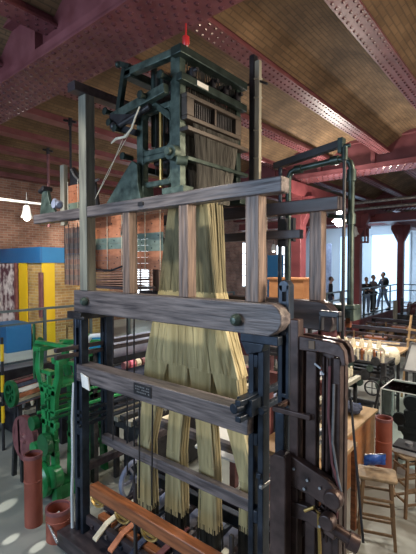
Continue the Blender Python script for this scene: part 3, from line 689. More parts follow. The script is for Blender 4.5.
D('column', lambda b: b.box(-1.05, -.97, 2.36, 2.4, .6, 2.47))
D('column', lambda b: b.box(-.955, -.91, 2.3, 2.36, 1.2, 2.45))
D('column', lambda b: b.box(-.97, -.91, 2.38, 2.43, FZ, 2.45))
D('column', lambda b: b.box(-1.2, -1.12, 2.38, 2.43, FZ, 2.47))
for k in range(5):
    x = -1.07+.035*k
    D('lever_rod', lambda b: b.cyl((x, 2.33+.02*(k % 2), 1.3), (x, 2.33+.02*(k % 2), 2.44), .011, 6))
D('polished_finger', lambda b: b.bar((-1.07, 2.3, 2.4), (-1.03, 2.3, 2.375), .012, .012), 'steel', 0)
D('polished_finger', lambda b: b.bar((-1.03, 2.3, 2.36), (-1.01, 2.3, 2.34), .012, .012), 'steel', 0)
D('curved_lever', lambda b: b.tube([(-.97, 2.29, 2.4), (-.975, 2.29, 2.1), (-.95, 2.29, 1.82), (-.91, 2.29, 1.7), (-.92, 2.29, 1.5)], .008, 6), 'maroon', 0)
D('curved_lever', lambda b: b.tube([(-.94, 2.28, 2.3), (-.945, 2.28, 1.95), (-.91, 2.28, 1.75), (-.89, 2.28, 1.68)], .007, 6), 'steel', 0)
D('cross_casting', lambda b: (b.prism([(-1.3, 1.66), (-1.3, 1.8), (-1.22, 1.82), (-1.1, 1.78), (-.96, 1.74), (-.88, 1.66), (-.9, 1.56), (-1.05, 1.6), (-1.2, 1.62)], 'xz', 2.24, 2.3)))
D('cross_casting', lambda b: (b.prism([(-1.3, 1.5), (-1.1, 1.52), (-.92, 1.46), (-.92, 1.38), (-1.1, 1.42), (-1.3, 1.4)], 'xz', 2.26, 2.32)))
D('diagonal_brace', lambda b: b.bar((-1.3, 2.36, 1.1), (-1.02, 2.36, 1.5), .04, .05))
D('big_column', lambda b: b.prism([(-1.3, .6), (-1.3, 1.8), (-1.27, 1.83), (-1.2, 1.83), (-1.19, 1.78), (-1.19, .6)], 'xz', 2.16, 2.24))
D('hook_arm', lambda b: b.tube([(-1.1, 2.24, 1.5), (-1.04, 2.24, 1.545), (-1.01, 2.24, 1.52), (-1.0, 2.24, 1.3), (-1.0, 2.24, 1.0)], .011, 8), 'brass', 0)
D('wheel_boss', lambda b: b.lathe([(0, -.03), (.05, -.03), (.06, 0), (.05, .04), (0, .04)], (-.92, 2.24, 1.64), 'y', 18))
D('wheel_boss', lambda b: b.lathe([(0, -.03), (.045, -.03), (.05, 0), (.045, .04), (0, .04)], (-.95, 2.23, 1.5), 'y', 18))
D('axle', lambda b: (b.cyl((-1.0, 2.28, 1.46), (-.83, 2.3, 1.4), .035, 12), b.cyl((-.85, 2.29, 1.405), (-.8, 2.31, 1.385), .05, 14)), 'browniron', 0)
for x, z in ((-1.25, 1.72), (-1.17, 1.74), (-1.08, 1.7), (-1.0, 1.68), (-1.2, 1.66), (-1.1, 1.64), (-1.25, 1.46), (-1.0, 1.45)):
    D('bolt', lambda b: b.cyl((x, 2.225, z), (x, 2.245, z), .009, 8), 'steel', 0)
D('maker_plate', lambda b: b.box(-1.1, -1.06, 2.274, 2.28, 2.49, 2.54), 'wood_stool', .002)
D('handle', lambda b: (b.box(-1.14, -1.12, 2.5, 2.55, 2.57, 2.68), b.box(-1.02, -1.0, 2.5, 2.55, 2.57, 2.68), b.box(-1.14, -1.0, 2.5, 2.55, 2.66, 2.7)), 'black')
D('diagonal_rod', lambda b: b.cyl((-.885, 2.4, 2.2), (-.8, 2.4, 1.35), .008, 6), 'black', 0)
D('slot_bracket', lambda b: (b.box(-1.345, -1.08, 2.26, 2.29, 2.05, 2.085), b.box(-1.345, -1.1, 2.42, 2.45, 2.05, 2.085), b.box(-1.345, -1.315, 2.29, 2.42, 2.05, 2.085), b.box(-1.1, -1.07, 2.29, 2.45, 2.05, 2.085)))
D('support_leg', lambda b: (b.box(-1.33, -1.265, 2.27, 2.33, .9, 2.05)), 'blueiron')

# ------------------------------------------------------------------ sliver cans
def can(x, y, z, h, r, lab, hollow=True, tilt=0, mat='rust'):
    t = thing('sliver_can', (x, y, z), lab, 'can', 'terracotta sliver cans')
    b = MB(); b.lathe([(0, 0), (r, 0), (r, h), (r-.012, h), (r-.015, h*.55 if hollow else h-.05), (0, h*.55 if hollow else h-.05)], (x, y, z), 'z', 32); b.build('can_wall', mat, t)
    b = MB(); b.lathe([(r+.001, h-.035), (r+.008, h-.035), (r+.008, h+.008), (r-.014, h+.008), (r-.014, h-.02)], (x, y, z), 'z', 32); b.build('rim', 'maroon' if hollow else mat, t)
    for zz in (h*.62,): b = MB(); b.lathe([(r, zz), (r+.005, zz+.005), (r+.005, zz+.02), (r, zz+.025)], (x, y, z), 'z', 32); b.build('band', mat, t)
    return t
can(-4.95, 2.46, FZ, .9, .108, 'tall terracotta fibre can standing on open floor at left, left of the loom')
can(-4.47, 2.53, FZ, .37, .145, 'open terracotta can at the front left corner of the loom')
can(-1.86, 6.45, FZ, .95, .12, 'terracotta can against the orange bench near the glass case')

# ------------------------------------------------------------------ green machine
t = thing('green_spinning_machine', (-5.4, 3.1, FZ), 'bright green cast iron textile machine left of the loom', 'machine')
def G(name, fn, mat='green', bevel=.008): return P(name, fn, mat, bevel, t)
def fork(x, y):
    def f(b):
        b.prism([(x-.3, 1.82), (x-.36, 1.5), (x-.2, 1.2), (x-.16, .7), (x-.22, -.3), (x-.08, -.3), (x-.06, .7), (x-.08, 1.2), (x-.22, 1.5), (x-.2, 1.82)], 'xz', y, y+.07)
        b.prism([(x+.3, 1.72), (x+.32, 1.5), (x+.2, 1.2), (x+.16, .7), (x+.24, -.3), (x+.1, -.3), (x+.06, .7), (x+.08, 1.2), (x+.2, 1.5), (x+.2, 1.72)], 'xz', y, y+.07)
        for z in (1.2, .95, .75, .55, .35, .1): b.box(x-.2, x+.2, y, y+.07, z, z+(.08 if z in (1.2, .75, .35) else .04))
        b.bar((x-.18, y+.03, .4), (x+.18, y+.03, .75), .04, .04); b.box(x-.34, x-.14, y-.03, y+.1, 1.78, 1.84); b.box(x+.18, x+.36, y-.03, y+.1, 1.66, 1.72); b.box(x-.02, x+.02, y, y+.06, .75, 1.5); b.box(x-.12, x+.12, y-.02, y+.08, 1.48, 1.53)
    return f
G('side_frame', fork(-5.3, 2.85))
G('side_frame', fork(-5.45, 3.35))
G('side_frame', fork(-5.6, 3.85))
G('top_rail', lambda b: b.bar((-5.52, 2.8, 1.8), (-5.75, 4.0, 1.8), .1, .06))
G('top_rail', lambda b: b.bar((-5.05, 2.8, 1.72), (-5.25, 4.0, 1.72), .08, .06))
G('top_rail', lambda b: b.bar((-5.6, 2.86, 1.9), (-4.7, 2.95, 1.9), .06, .05))
G('top_rail', lambda b: b.bar((-5.6, 3.3, 1.84), (-4.75, 3.45, 1.92), .06, .05))
G('cross_plate', lambda b: b.box(-5.5, -5.1, 2.85, 3.9, 1.3, 1.34))
G('gear_case', lambda b: (b.lathe([(0, -.08), (.2, -.08), (.24, -.04), (.24, .04), (.2, .08), (0, .08)], (-5.35, 2.78, .0), 'y', 22), b.lathe([(0, -.05), (.1, -.05), (.1, .05), (0, .05)], (-5.45, 2.76, .42), 'y', 16)), 'green', 0)
G('gear_wheel', lambda b: (b.lathe([(0, -.04), (.15, -.04), (.15, .04), (0, .04)], (-5.2, 2.76, .55), 'y', 16), b.lathe([(0, -.04), (.1, -.04), (.1, .04), (0, .04)], (-5.55, 2.78, .75), 'y', 16)), 'greend', 0)
G('gear_guard', lambda b: (b.box(-5.55, -5.15, 2.95, 3.2, FZ, -.1), b.lathe([(0, -.06), (.15, -.06), (.15, .06), (0, .06)], (-5.12, 2.85, .1), 'y', 18)), 'green', .01)
for k in range(5):
    G('roller_arm', lambda b: b.bar((-5.5+.12*k, 2.8, .9+.12*(k % 3)), (-5.2+.12*k, 3.9, 1.0+.12*(k % 3)), .04, .04), 'greend' if k % 2 else 'green')
G('maroon_disc', lambda b: b.lathe([(0, -.03), (.06, -.06), (.08, -.03), (.3, -.03), (.34, -.045), (.34, .04), (0, .04)], (-5.95, 2.85, .4), 'y', 32), 'maroon', 0)
G('disc_support', lambda b: (b.prism([(-5.95, .5), (-5.75, .4), (-5.55, -.3), (-5.75, -.3)], 'xz', 2.9, 2.98), b.prism([(-5.95, .5), (-6.05, .3), (-6.15, -.3), (-6.0, -.3)], 'xz', 2.9, 2.98)))
G('white_pipe', lambda b: b.tube([(-5.0, 3.3, 1.3), (-5.02, 3.3, 1.7), (-5.0, 3.3, 1.9), (-4.9, 3.3, 2.0), (-4.6, 3.3, 2.05)], .03, 8), 'white', 0)
G('control_rod', lambda b: (b.cyl((-5.85, 2.95, 1.3), (-5.85, 2.95, 2.12), .02), b.cyl((-5.78, 2.95, 1.82), (-5.66, 2.95, 1.9), .05)), 'greend', 0)
t = thing('card_drum', (-6.4, 3.0, .8), 'small drum wound with coloured slats left of the green machine', 'drum')
P('end_ring', lambda b: (b.lathe([(.14, -.03), (.2, -.03), (.2, .03), (.14, .03), (.14, -.03)], (-6.18, 2.75, 1.05), 'y', 24), [b.bar((-6.18, 2.75, 1.05), (-6.18+.17*math.cos(a), 2.75, 1.05+.17*math.sin(a)), .03) for a in [k*math.pi/3 for k in range(6)]]), 'greend', 0, t)
for k in range(16):
    a = 2*math.pi*k/16; c = ['cardo', 'paper', 'navy', 'maroon', 'charcoal', 'pink', 'greyblue', 'cream'][k % 8]
    P('slat', lambda b: b.bar((-6.18+.19*math.cos(a), 2.78, 1.05+.19*math.sin(a)), (-6.3+.19*math.cos(a), 3.3, 1.05+.19*math.sin(a)), .06, .02, (math.cos(a), 0, math.sin(a))), c, 0, t)
P('stand', lambda b: (b.bar((-6.35, 2.85, FZ), (-6.2, 2.85, 1.05), .06), b.bar((-6.05, 2.85, FZ), (-6.16, 2.85, 1.05), .06), b.bar((-6.4, 3.25, FZ), (-6.3, 3.25, 1.05), .06)), 'charcoal', 0, t)

t = thing('black_drafting_unit', (-6.3, 4.0, FZ), 'black machine with a pink label behind the green machine', 'machine')
P('body', lambda b: (b.box(-6.9, -6.1, 3.9, 4.4, .2, 1.2), b.box(-6.95, -6.05, 3.85, 4.45, 1.2, 1.25), b.box(-6.85, -6.75, 3.9, 4.4, FZ, .2), b.box(-6.25, -6.15, 3.9, 4.4, FZ, .2)), 'black', .01, t)
P('cream_bobbin', lambda b: b.cyl((-6.75, 4.0, 1.36), (-6.5, 4.0, 1.36), .07), 'cream', 0, t)
P('pink_label', lambda b: b.box(-6.45, -6.25, 3.88, 3.9, .95, 1.1), 'pink', 0, t)
P('red_bobbin', lambda b: b.cyl((-6.45, 4.0, 1.35), (-6.25, 4.0, 1.35), .08), 'maroon', 0, t)

# long low machine beds running back between green machine and loom
def bed(name, x0, x1, y0, y1, z, label, mats, n=5):
    t = thing(name, ((x0+x1)/2, y0, FZ), label, 'machine')
    for k in range(n):
        x = x0+(x1-x0)*k/(n-1)
        P('long_rail', lambda b: b.bar((x, y0, z-.05*(k % 2)), (x, y1, z-.05*(k % 2)), .1, .07), mats[k % len(mats)], 0, t)
    for y in (y0+.1, (y0+y1)/2, y1-.1):
        P('end_frame', lambda b: (b.box(x0, x0+.06, y-.04, y+.04, FZ, z), b.box(x1-.06, x1, y-.04, y+.04, FZ, z), b.box(x0, x1, y-.04, y+.04, z-.2, z-.1)), 'charcoal', .005, t)
    P('under_panel', lambda b: b.box(x0+.08, x1-.08, y0+.2, y1-.2, FZ+.05, z-.22), 'black', .01, t)
    m = int((y1-y0)/.16)
    for k in range(m):
        y = y0+.08+.16*k; P('spindle', lambda b: (b.cyl((x1-.12, y, z), (x1-.12, y, z+.22), .022, 6), b.cyl((x1-.12, y, z+.04), (x1-.12, y, z+.16), .035, 8)), 'cream' if k % 3 else 'steel', 0, t)
    return t
bed('spinning_bed', -5.1, -4.35, 3.75, 8.2, .72, 'long pale-railed spinning bed running back behind the loom left side', ['wood_pale', 'wood_pale', 'charcoal', 'wood_pale', 'black', 'cream'], 6)
bed('spinning_bed', -8.3, -7.0, 3.3, 7.5, .45, 'low dark-framed machine bed at the left edge beneath the walkway', ['charcoal', 'wood_pale', 'wood_dark', 'steel'], 6)
bed('spinning_bed', -3.9, -2.9, 5.9, 8.3, .7, 'machine bed with pale rails seen through the harness cords', ['wood_pale', 'greyblue', 'wood_pale', 'charcoal'])
# warp roller on its stand
t = thing('warp_roller', (-5.3, 4.4, FZ), 'grey-blue cloth roller between round flanges behind the loom', 'roller')
P('roller_cloth', lambda b: b.cyl((-5.2, 3.65, 1.7), (-5.2, 4.9, 1.7), .16, 24), 'greyblue', 0, t)
P('flange', lambda b: b.cyl((-5.2, 4.9, 1.74), (-5.2, 4.95, 1.74), .26, 32), 'discblue', .006, t)
P('flange', lambda b: b.cyl((-5.2, 3.6, 1.7), (-5.2, 3.65, 1.7), .24, 32), 'brightblue', .006, t)
P('stand', lambda b: (b.box(-5.25, -5.15, 3.5, 3.58, FZ, 1.7), b.box(-5.25, -5.15, 5.0, 5.08, FZ, 1.7), b.box(-5.25, -5.15, 3.5, 5.08, 1.0, 1.08)), 'charcoal', .006, t)
P('lower_cloth', lambda b: b.cyl((-5.1, 3.65, 1.22), (-5.1, 4.78, 1.22), .2, 24), 'navy', 0, t)
for k in range(7):
    P('yarn_spool', lambda b: b.cyl((-4.95, 3.9+.12*k, 1.45), (-4.95, 3.98+.12*k, 1.45), .06, 8), ['maroon', 'pink', 'cream'][k % 3], 0, t)

# pale papers and panels behind the harness
t = thing('information_board', (-3.3, 4.4, FZ), 'pale sloping board behind the harness cords', 'board')
P('board_face', lambda b: b.prism([(4.2, .42), (4.8, .72), (4.8, .75), (4.2, .45)], 'yz', -3.75, -3.05), 'paper', .003, t)
P('board_strip', lambda b: b.prism([(4.74, .72), (4.82, .76), (4.82, .775), (4.74, .735)], 'yz', -3.75, -3.05), 'cardo', .0, t)
for x in (-3.7, -3.12): P('leg', lambda b: b.box(x, x+.05, 4.5, 4.55, FZ, .56), 'charcoal', 0, t)
t = thing('wooden_workbench', (-2.2, 4.3, FZ), 'brown wooden bench frame seen between the right iron posts', 'bench')
P('bench_post', lambda b: b.box(-2.2, -2.1, 3.95, 4.05, FZ, 1.55), 'wood_orange', .005, t)
P('bench_top', lambda b: b.box(-2.7, -1.75, 4.1, 5.0, .75, .8), 'wood_tan', .005, t)
P('drawer_panel', lambda b: b.box(-2.1, -1.75, 4.06, 4.1, .3, .75), 'wood_orange', .005, t)
for x, y in ((-2.7, 4.1), (-1.81, 4.1), (-1.81, 4.94)): P('leg', lambda b: b.box(x, x+.06, y, y+.06, FZ, .75), 'wood_orange', .004, t)
t = thing('cone_of_yarn', (-2.0, 4.4, .8), 'white cone of yarn standing between the dark iron posts', 'yarn')
P('cone_body', lambda b: b.lathe([(0, 0), (.1, 0), (.11, .05), (.07, .34), (.03, .36), (0, .36)], (-1.95, 4.4, .8), 'z', 18), 'cream', 0, t)
P('cone_core', lambda b: b.cyl((-1.95, 4.4, 1.15), (-1.95, 4.4, 1.2), .02), 'wood_stool', 0, t)
t = thing('spoked_winder', (-2.3, 4.3, .8), 'black spoked wheel wrapped with yellow yarn behind the right post', 'wheel')
P('rim', lambda b: b.lathe([(.17, -.03), (.22, -.03), (.22, .03), (.17, .03), (.17, -.03)], (-2.28, 4.3, 1.3), 'y', 24), 'black', 0, t)
P('yarn_wrap', lambda b: b.tube([(-2.28+.23*math.cos(a), 4.3, 1.3+.23*math.sin(a)) for a in [math.pi*k/10 for k in range(11)]], .02, 6), 'brass', 0, t)
P('axle_stand', lambda b: (b.bar((-2.28, 4.3, .8), (-2.28, 4.3, 1.3), .04), b.bar((-2.4, 4.3, .8), (-2.28, 4.3, 1.25), .03)), 'black', 0, t)

# long side beam crossing between right posts (mauve) : part of the neighbouring loom
t = thing('side_loom', (-2.0, 5.2, FZ), 'low mauve-brown loom frame behind the right end of the main loom', 'loom')
P('front_beam', lambda b: b.bar((-3.6, 4.75, 1.47), (-1.98, 4.75, 1.47), .1, .16), 'maroon', .006, t)
P('rear_beam', lambda b: b.bar((-3.6, 5.8, 1.6), (-2.3, 5.8, 1.6), .1, .12), 'wood_dark', .006, t)
for x, z, r in ((-2.3, 1.75, .12), (-2.45, 1.8, .08), (-2.6, 1.72, .11), (-2.9, 1.74, .1)):
    P('dark_gear', lambda b: b.lathe([(0, -.04), (r, -.04), (r, .04), (0, .04)], (x, 5.2, z), 'y', 14), 'black', 0, t)
for k in range(3): P('gear_shaft', lambda b: b.cyl((-3.4, 5.2+.1*k, 1.68+.06*k), (-2.1, 5.2+.1*k, 1.68+.06*k), .025, 6), 'charcoal', 0, t)
for x in (-3.5, -2.95):
    for y in (4.8, 5.8): P('leg', lambda b: b.box(x-.05, x+.05, y-.05, y+.05, FZ, 1.5), 'maroon', .005, t)
t = thing('wooden_crate', (-4.2, 8.5, FZ), 'orange-brown wooden case behind the slotted iron post', 'box')
P('case_body', lambda b: (b.box(-5.1, -4.2, 8.4, 9.0, 1.9, 2.65), b.box(-5.15, -4.15, 8.35, 9.05, 2.65, 2.7)), 'bench', .01, t)
P('stand', lambda b: [b.box(x, x+.08, y, y+.08, FZ, 1.9) for x in (-5.08, -4.32) for y in (8.45, 8.88)], 'charcoal', 0, t)

# blue panels seen through frame
t = thing('blue_banner', (-9.5, 17.8, DZ), 'tall bright blue exhibition banner behind the fourth loom post', 'banner')
P('banner_face', lambda b: b.box(-9.95, -9.1, 16.2, 16.25, DZ, 3.45), 'blue', .003, t)
P('banner_pole', lambda b: b.box(-9.98, -9.92, 16.19, 16.26, DZ, 3.5), 'blued', .003, t)
t = thing('dark_blue_screen', (-10.4, 24.5, DZ), 'dark blue display screen wall right of the rear loom post', 'screen')
P('screen_face', lambda b: b.box(-11.3, -9.9, 23.4, 23.5, DZ, 4.3), 'greyblue', .003, t)
P('diagonal_strip', lambda b: b.bar((-10.9, 23.36, 3.4), (-10.4, 23.36, 2.4), .05, .06), 'black', 0, t)

# ------------------------------------------------------------------ right-hand side
t = thing('orange_bench', (-2.4, 6.2, FZ), 'orange-brown wooden cabinet bench right of the brown iron frame', 'bench')
P('carcass', lambda b: b.box(-2.75, -2.16, 5.3, 7.0, FZ, .52), 'bench', .006, t)
P('worktop', lambda b: b.box(-2.8, -2.12, 5.25, 7.05, .52, .56), 'wood_tan', .006, t)
t = thing('blue_cloth_bundle', (-2.45, 6.6, .56), 'dark blue crumpled bundle on the orange bench', 'bundle')
b = MB()
for k in range(7): b.ball((-2.5+.08*(k % 3), 6.5+.1*(k//3), .645+.02*(k % 2)), .11, 8, (1, 1, .6))
b.build('cloth', 'navy', t)
b = MB(); b.bar((-2.6, 6.5, .66), (-2.3, 6.7, .7), .03, .02); b.build('fold', 'bluefoil', t)
t = thing('orange_box', (-2.55, 6.0, .56), 'small orange wooden box on the bench top', 'box')
P('tray', lambda b: (b.box(-2.62, -2.4, 6.0, 6.25, .56, .58), b.box(-2.62, -2.6, 6.0, 6.25, .58, .68), b.box(-2.42, -2.4, 6.0, 6.25, .58, .68), b.box(-2.6, -2.42, 6.0, 6.02, .58, .68), b.box(-2.6, -2.42, 6.23, 6.25, .58, .68)), 'wood_orange', .003, t)
t = thing('coil_of_wire', (-2.6, 5.7, .56), 'dark coil of wire at the near end of the bench', 'coil')
P('coil', lambda b: b.tube([(-2.65+.1*math.cos(a), 5.75+.1*math.sin(a), .6+.006*a) for a in [k*math.pi/6 for k in range(38)]], .014, 6), 'black', 0, t)

def stool(x, y, h, label, rot=0):
    t = thing('wooden_stool', (0, 0, 0), label, 'stool')
    P('seat', lambda b: b.prism([(-.2, -.16), (.2, -.16), (.22, -.12), (.22, .12), (.2, .16), (-.2, .16), (-.22, .12), (-.22, -.12)], 'xy', h-.04, h), 'seatwood', .012, t)
    for sx in (-1, 1):
        for sy in (-1, 1):
            P('leg', lambda b: b.bar((sx*.2, sy*.15, 0), (sx*.15, sy*.11, h-.04), .035), 'wood_stool', .004, t)
        for z in (.2, .42, .64):
            P('rung', lambda b: b.bar((sx*.185, -.13, z), (sx*.185, .13, z), .022, .03), 'wood_stool', .003, t)
    for z in (.16, .36, .56):
        for sy in (-1, 1):
            P('rung', lambda b: b.bar((-.17, sy*.13, z), (.17, sy*.13, z), .022, .03), 'wood_stool', .003, t)
    t.location = (x, y, FZ); t.rotation_euler.z = rot
    return t
stool(-1.5, 4.95, .82, 'wooden stool with worn seat, nearest, beside the brown iron frame', math.radians(20))
stool(-1.32, 5.85, .8, 'wooden stool at the right edge carrying a flat box', math.radians(50))
t = thing('flat_box', (-1.34, 5.85, .5), 'black and white flat box on the right stool', 'box')
P('box_base', lambda b: b.box(-1.52, -1.12, 5.7, 5.98, .5, .56), 'white', .004, t)
P('lid', lambda b: b.box(-1.53, -1.11, 5.69, 5.99, .56, .59), 'black', .004, t)
P('dial', lambda b: b.cyl((-1.36, 5.84, .59), (-1.36, 5.84, .62), .05, 14), 'steel', 0, t)
t = thing('blue_packet', (-1.52, 5.04, .52), 'crinkled shiny blue packet on the back of the nearest stool', 'packet')
def packet(b):
    n = 9; g = []
    for s_ in (-1, 1):
        g.append([[b.bm.verts.new((-1.56+.22*(i/n-.5)+random.uniform(-.005, .005), 5.06+.12*(i/n-.5)+s_*.045*math.sin(math.pi*i/n)*math.sin(math.pi*j/6)+s_*.003, .53+.13*(j/6)+.03*(i/n)+random.uniform(0, .008))) for j in range(7)] for i in range(n+1)])
    for G_ in g:
        for i in range(n):
            for j in range(6): b._f([G_[i][j], G_[i+1][j], G_[i+1][j+1], G_[i][j+1]])
P('wrapper', packet, 'bluefoil', 0, t)
P('crimped_seam', lambda b: b.bar((-1.67, 5.0, .66), (-1.45, 5.12, .69), .008, .02), 'steel', 0, t)

t = thing('display_case', (-1.75, 6.9, FZ), 'glass display case with pale edges at the right edge', 'display case')
cx0, cx1, cy0, cy1, cz = -2.0, -1.2, 6.75, 7.45, 1.0
P('case_base', lambda b: b.box(cx0, cx1, cy0, cy1, FZ, -.15), 'deck', .006, t)
for x in (cx0, cx1):
    for y in (cy0, cy1): P('edge_strip', lambda b: b.box(x-.007, x+.007, y-.007, y+.007, -.15, cz), 'white', 0, t)
P('lid_frame', lambda b: (b.box(cx0, cx1, cy0-.007, cy0+.007, cz, cz+.012), b.box(cx0, cx1, cy1-.007, cy1+.007, cz, cz+.012), b.box(cx0-.007, cx0+.007, cy0, cy1, cz, cz+.012), b.box(cx1-.007, cx1+.007, cy0, cy1, cz, cz+.012)), 'white', 0, t)
P('glass_side', lambda b: b.box(cx0+.01, cx1-.01, cy0, cy0+.006, -.15, cz), 'glass', 0, t)
P('glass_side', lambda b: b.box(cx0, cx0+.006, cy0+.01, cy1-.01, -.15, cz), 'glass', 0, t)
P('glass_side', lambda b: b.box(cx1-.006, cx1, cy0+.01, cy1-.01, -.15, cz), 'glass', 0, t)
P('glass_top', lambda b: b.box(cx0+.01, cx1-.01, cy0+.01, cy1-.01, cz, cz+.006), 'glass', 0, t)
t = thing('small_loom_model', (-1.6, 7.1, -.15), 'black iron winding machine inside the glass case', 'machine')
P('machine_column', lambda b: (b.box(-1.72, -1.5, 7.0, 7.2, -.15, .65), b.box(-1.8, -1.4, 6.95, 7.25, -.15, -.05), b.box(-1.8, -1.42, 6.98, 7.22, .3, .38)), 'black', .01, t)
P('machine_wheel', lambda b: (b.lathe([(0, -.06), (.12, -.06), (.14, 0), (.12, .06), (0, .06)], (-1.6, 7.05, .78), 'y', 20), b.lathe([(0, -.03), (.1, -.03), (.1, .03), (0, .03)], (-1.78, 7.0, .5), 'y', 16)), 'black', 0, t)
P('arm', lambda b: (b.bar((-1.6, 7.1, .6), (-1.35, 7.1, .75), .04), b.bar((-1.72, 7.1, .2), (-1.88, 7.1, .45), .03), b.cyl((-1.4, 7.1, -.05), (-1.4, 7.1, .6), .02)), 'charcoal', 0, t)

# bobbin winding machine in the middle distance
t = thing('winding_machine', (-3.0, 8.8, FZ), 'dark iron winding machine with rows of cream bobbins in the middle distance', 'machine')
for x in (-3.5, -2.5):
    for y in (8.6, 9.2): P('leg', lambda b: b.box(x-.05, x+.05, y-.04, y+.04, FZ, .95), 'charcoal', .005, t)
P('bed_frame', lambda b: (b.box(-3.55, -2.45, 8.55, 9.25, .6, .66), b.box(-3.55, -2.45, 8.55, 9.25, .95, 1.0), b.box(-3.55, -2.45, 8.58, 8.62, .1, .16)), 'charcoal', .005, t)
P('bucket', lambda b: b.lathe([(0, 0), (.16, 0), (.2, .35), (.185, .35), (.15, .03), (0, .03)], (-2.9, 8.6, FZ+.05), 'z', 20), 'charcoal', 0, t)
for k in range(12):
    x = -3.45+.085*k; P('bobbin', lambda b: (b.cyl((x, 8.6, 1.0), (x, 8.6, 1.2), .03, 8), b.cyl((x, 8.6, 1.2), (x, 8.6, 1.25), .012, 6)), 'cream' if k % 3 else 'wood_orange', 0, t)
for k in range(8):
    x = -3.4+.12*k; P('spool', lambda b: b.cyl((x, 8.95, 1.1), (x+.08, 8.95, 1.1), .06, 10), ['wood_orange', 'cream', 'charcoal'][k % 3], 0, t)
P('gear', lambda b: b.lathe([(.14, -.02), (.19, -.02), (.19, .02), (.14, .02), (.14, -.02)], (-3.6, 8.6, 1.12), 'y', 20), 'charcoal', 0, t)
for k in range(4): P('cross_shaft', lambda b: b.cyl((-3.6, 8.7+.12*k, .75+.05*k), (-2.4, 8.7+.12*k, .75+.05*k), .025, 6), 'charcoal', 0, t)
for k in range(9):
    P('iron_gear', lambda b: b.lathe([(0, -.02), (.07+.02*(k % 3), -.02), (.07+.02*(k % 3), .02), (0, .02)], (-3.4+.11*k, 8.5, .55+.16*(k % 4)), 'y', 12), 'charcoal' if k % 2 else 'ironp', 0, t)
t = thing('white_sheets', (-3.3, 10.0, .9), 'white printed sheets lying across the winding machine table', 'paper')
P('sheet', lambda b: b.prism([(-3.9, 10.0), (-3.0, 10.15), (-2.95, 10.5), (-3.85, 10.4)], 'xy', 1.0, 1.012), 'paper', 0, t)
P('sheet', lambda b: b.prism([(-3.5, 9.9), (-2.9, 9.8), (-2.8, 10.1), (-3.4, 10.2)], 'xy', 1.015, 1.03), 'white', 0, t)
t = thing('long_table', (-3.3, 10.2, FZ), 'long dark table beneath the white sheets', 'table')
P('table_top', lambda b: b.box(-4.4, -2.5, 9.75, 10.6, .95, 1.0), 'wood_tan', .005, t)
for x in (-4.35, -2.56):
    for y in (9.8, 10.54): P('leg', lambda b: b.box(x, x+.06, y-.03, y+.03, FZ, .95), 'charcoal', 0, t)
t = thing('cream_yarn_roll', (-2.63, 9.4, FZ), 'large cream roll of yarn on a stand near the easel', 'yarn roll')
P('roll_yarn', lambda b: b.cyl((-2.74, 9.3, .98), (-2.52, 9.52, .98), .2, 24), 'cream', .01, t)
P('core', lambda b: b.cyl((-2.8, 9.24, .98), (-2.46, 9.58, .98), .05, 12), 'wood_tan', 0, t)
P('stand', lambda b: (b.bar((-2.8, 9.24, FZ), (-2.8, 9.24, 1.0), .04), b.bar((-2.46, 9.58, FZ), (-2.46, 9.58, 1.0), .04), b.bar((-2.8, 9.24, .1), (-2.46, 9.58, .1), .04)), 'charcoal', 0, t)
t = thing('wooden_easel', (-2.5, 10.9, FZ), 'tan wooden trestle easel at the right edge', 'easel')
for dx in (-.25, .25):
    P('leg', lambda b: b.bar((-2.45+dx, 10.8, FZ), (-2.45+dx*.3, 10.9, 1.75), .05, .05), 'wood_tan', .003, t)
for z in (.9, 1.15, 1.4): P('rung', lambda b: b.bar((-2.62, 10.85, z), (-2.28, 10.85, z), .03, .05), 'wood_tan', .003, t)
t = thing('leaning_board', (-2.2, 9.6, .7), 'white framed panel leaning at the right edge above the glass case', 'panel')
P('panel_face', lambda b: b.prism([(-2.3, .75), (-1.9, .75), (-1.75, 1.3), (-2.15, 1.35)], 'xz', 9.3, 9.33), 'white', 0, t)
P('panel_frame', lambda b: (b.bar((-2.3, 9.3, .75), (-2.15, 9.3, 1.35), .04), b.bar((-2.3, 9.3, .75), (-1.9, 9.3, .75), .04), b.bar((-2.15, 9.3, 1.35), (-1.75, 9.3, 1.3), .04)), 'steel', 0, t)
P('support', lambda b: (b.bar((-2.1, 9.36, .9), (-2.1, 9.7, FZ), .04), b.bar((-2.1, 9.33, FZ), (-2.1, 9.33, .8), .04)), 'charcoal', .0, t)

cone = thing('yarn_cone', (-4.0, 9.95, 1.0), 'cream cone of yarn standing in the row on the long dark table', 'yarn', 'yarn cones on the long table')
P('cone_yarn', lambda b: b.lathe([(0, 0), (.07, 0), (.075, .03), (.035, .2), (0, .2)], (-4.0, 9.95, 1.0), 'z', 14), 'cream', 0, cone)
P('cone_tip', lambda b: b.cyl((-4.0, 9.95, 1.2), (-4.0, 9.95, 1.24), .015, 8), 'wood_orange', 0, cone)
for k in range(1, 6):
    c = copy_tree(cone); c.location = (-4.0+.2*k, 9.9+.03*(k % 2), 1.0)
t = thing('wooden_rods', (-3.4, 10.45, 1.0), 'bundle of long thin wooden rods lying along the back of the long table', 'rods')
for k in range(5): P('rod', lambda b: b.cyl((-4.2, 10.4+.03*k, 1.03+.015*(k % 2)), (-2.7, 10.5+.02*k, 1.06+.015*(k % 2)), .014, 6), 'wood_tan' if k % 2 else 'wood_pale', 0, t)
t = thing('iron_winder', (-2.3, 8.2, FZ), 'small black iron winder with two wheels between the bench and the winding machine', 'machine')
P('winder_stand', lambda b: (b.bar((-2.6, 8.1, FZ), (-2.4, 8.1, .75), .04), b.bar((-2.2, 8.1, FZ), (-2.4, 8.1, .75), .04), b.bar((-2.55, 8.1, .1), (-2.25, 8.1, .1), .03)), 'black', 0, t)
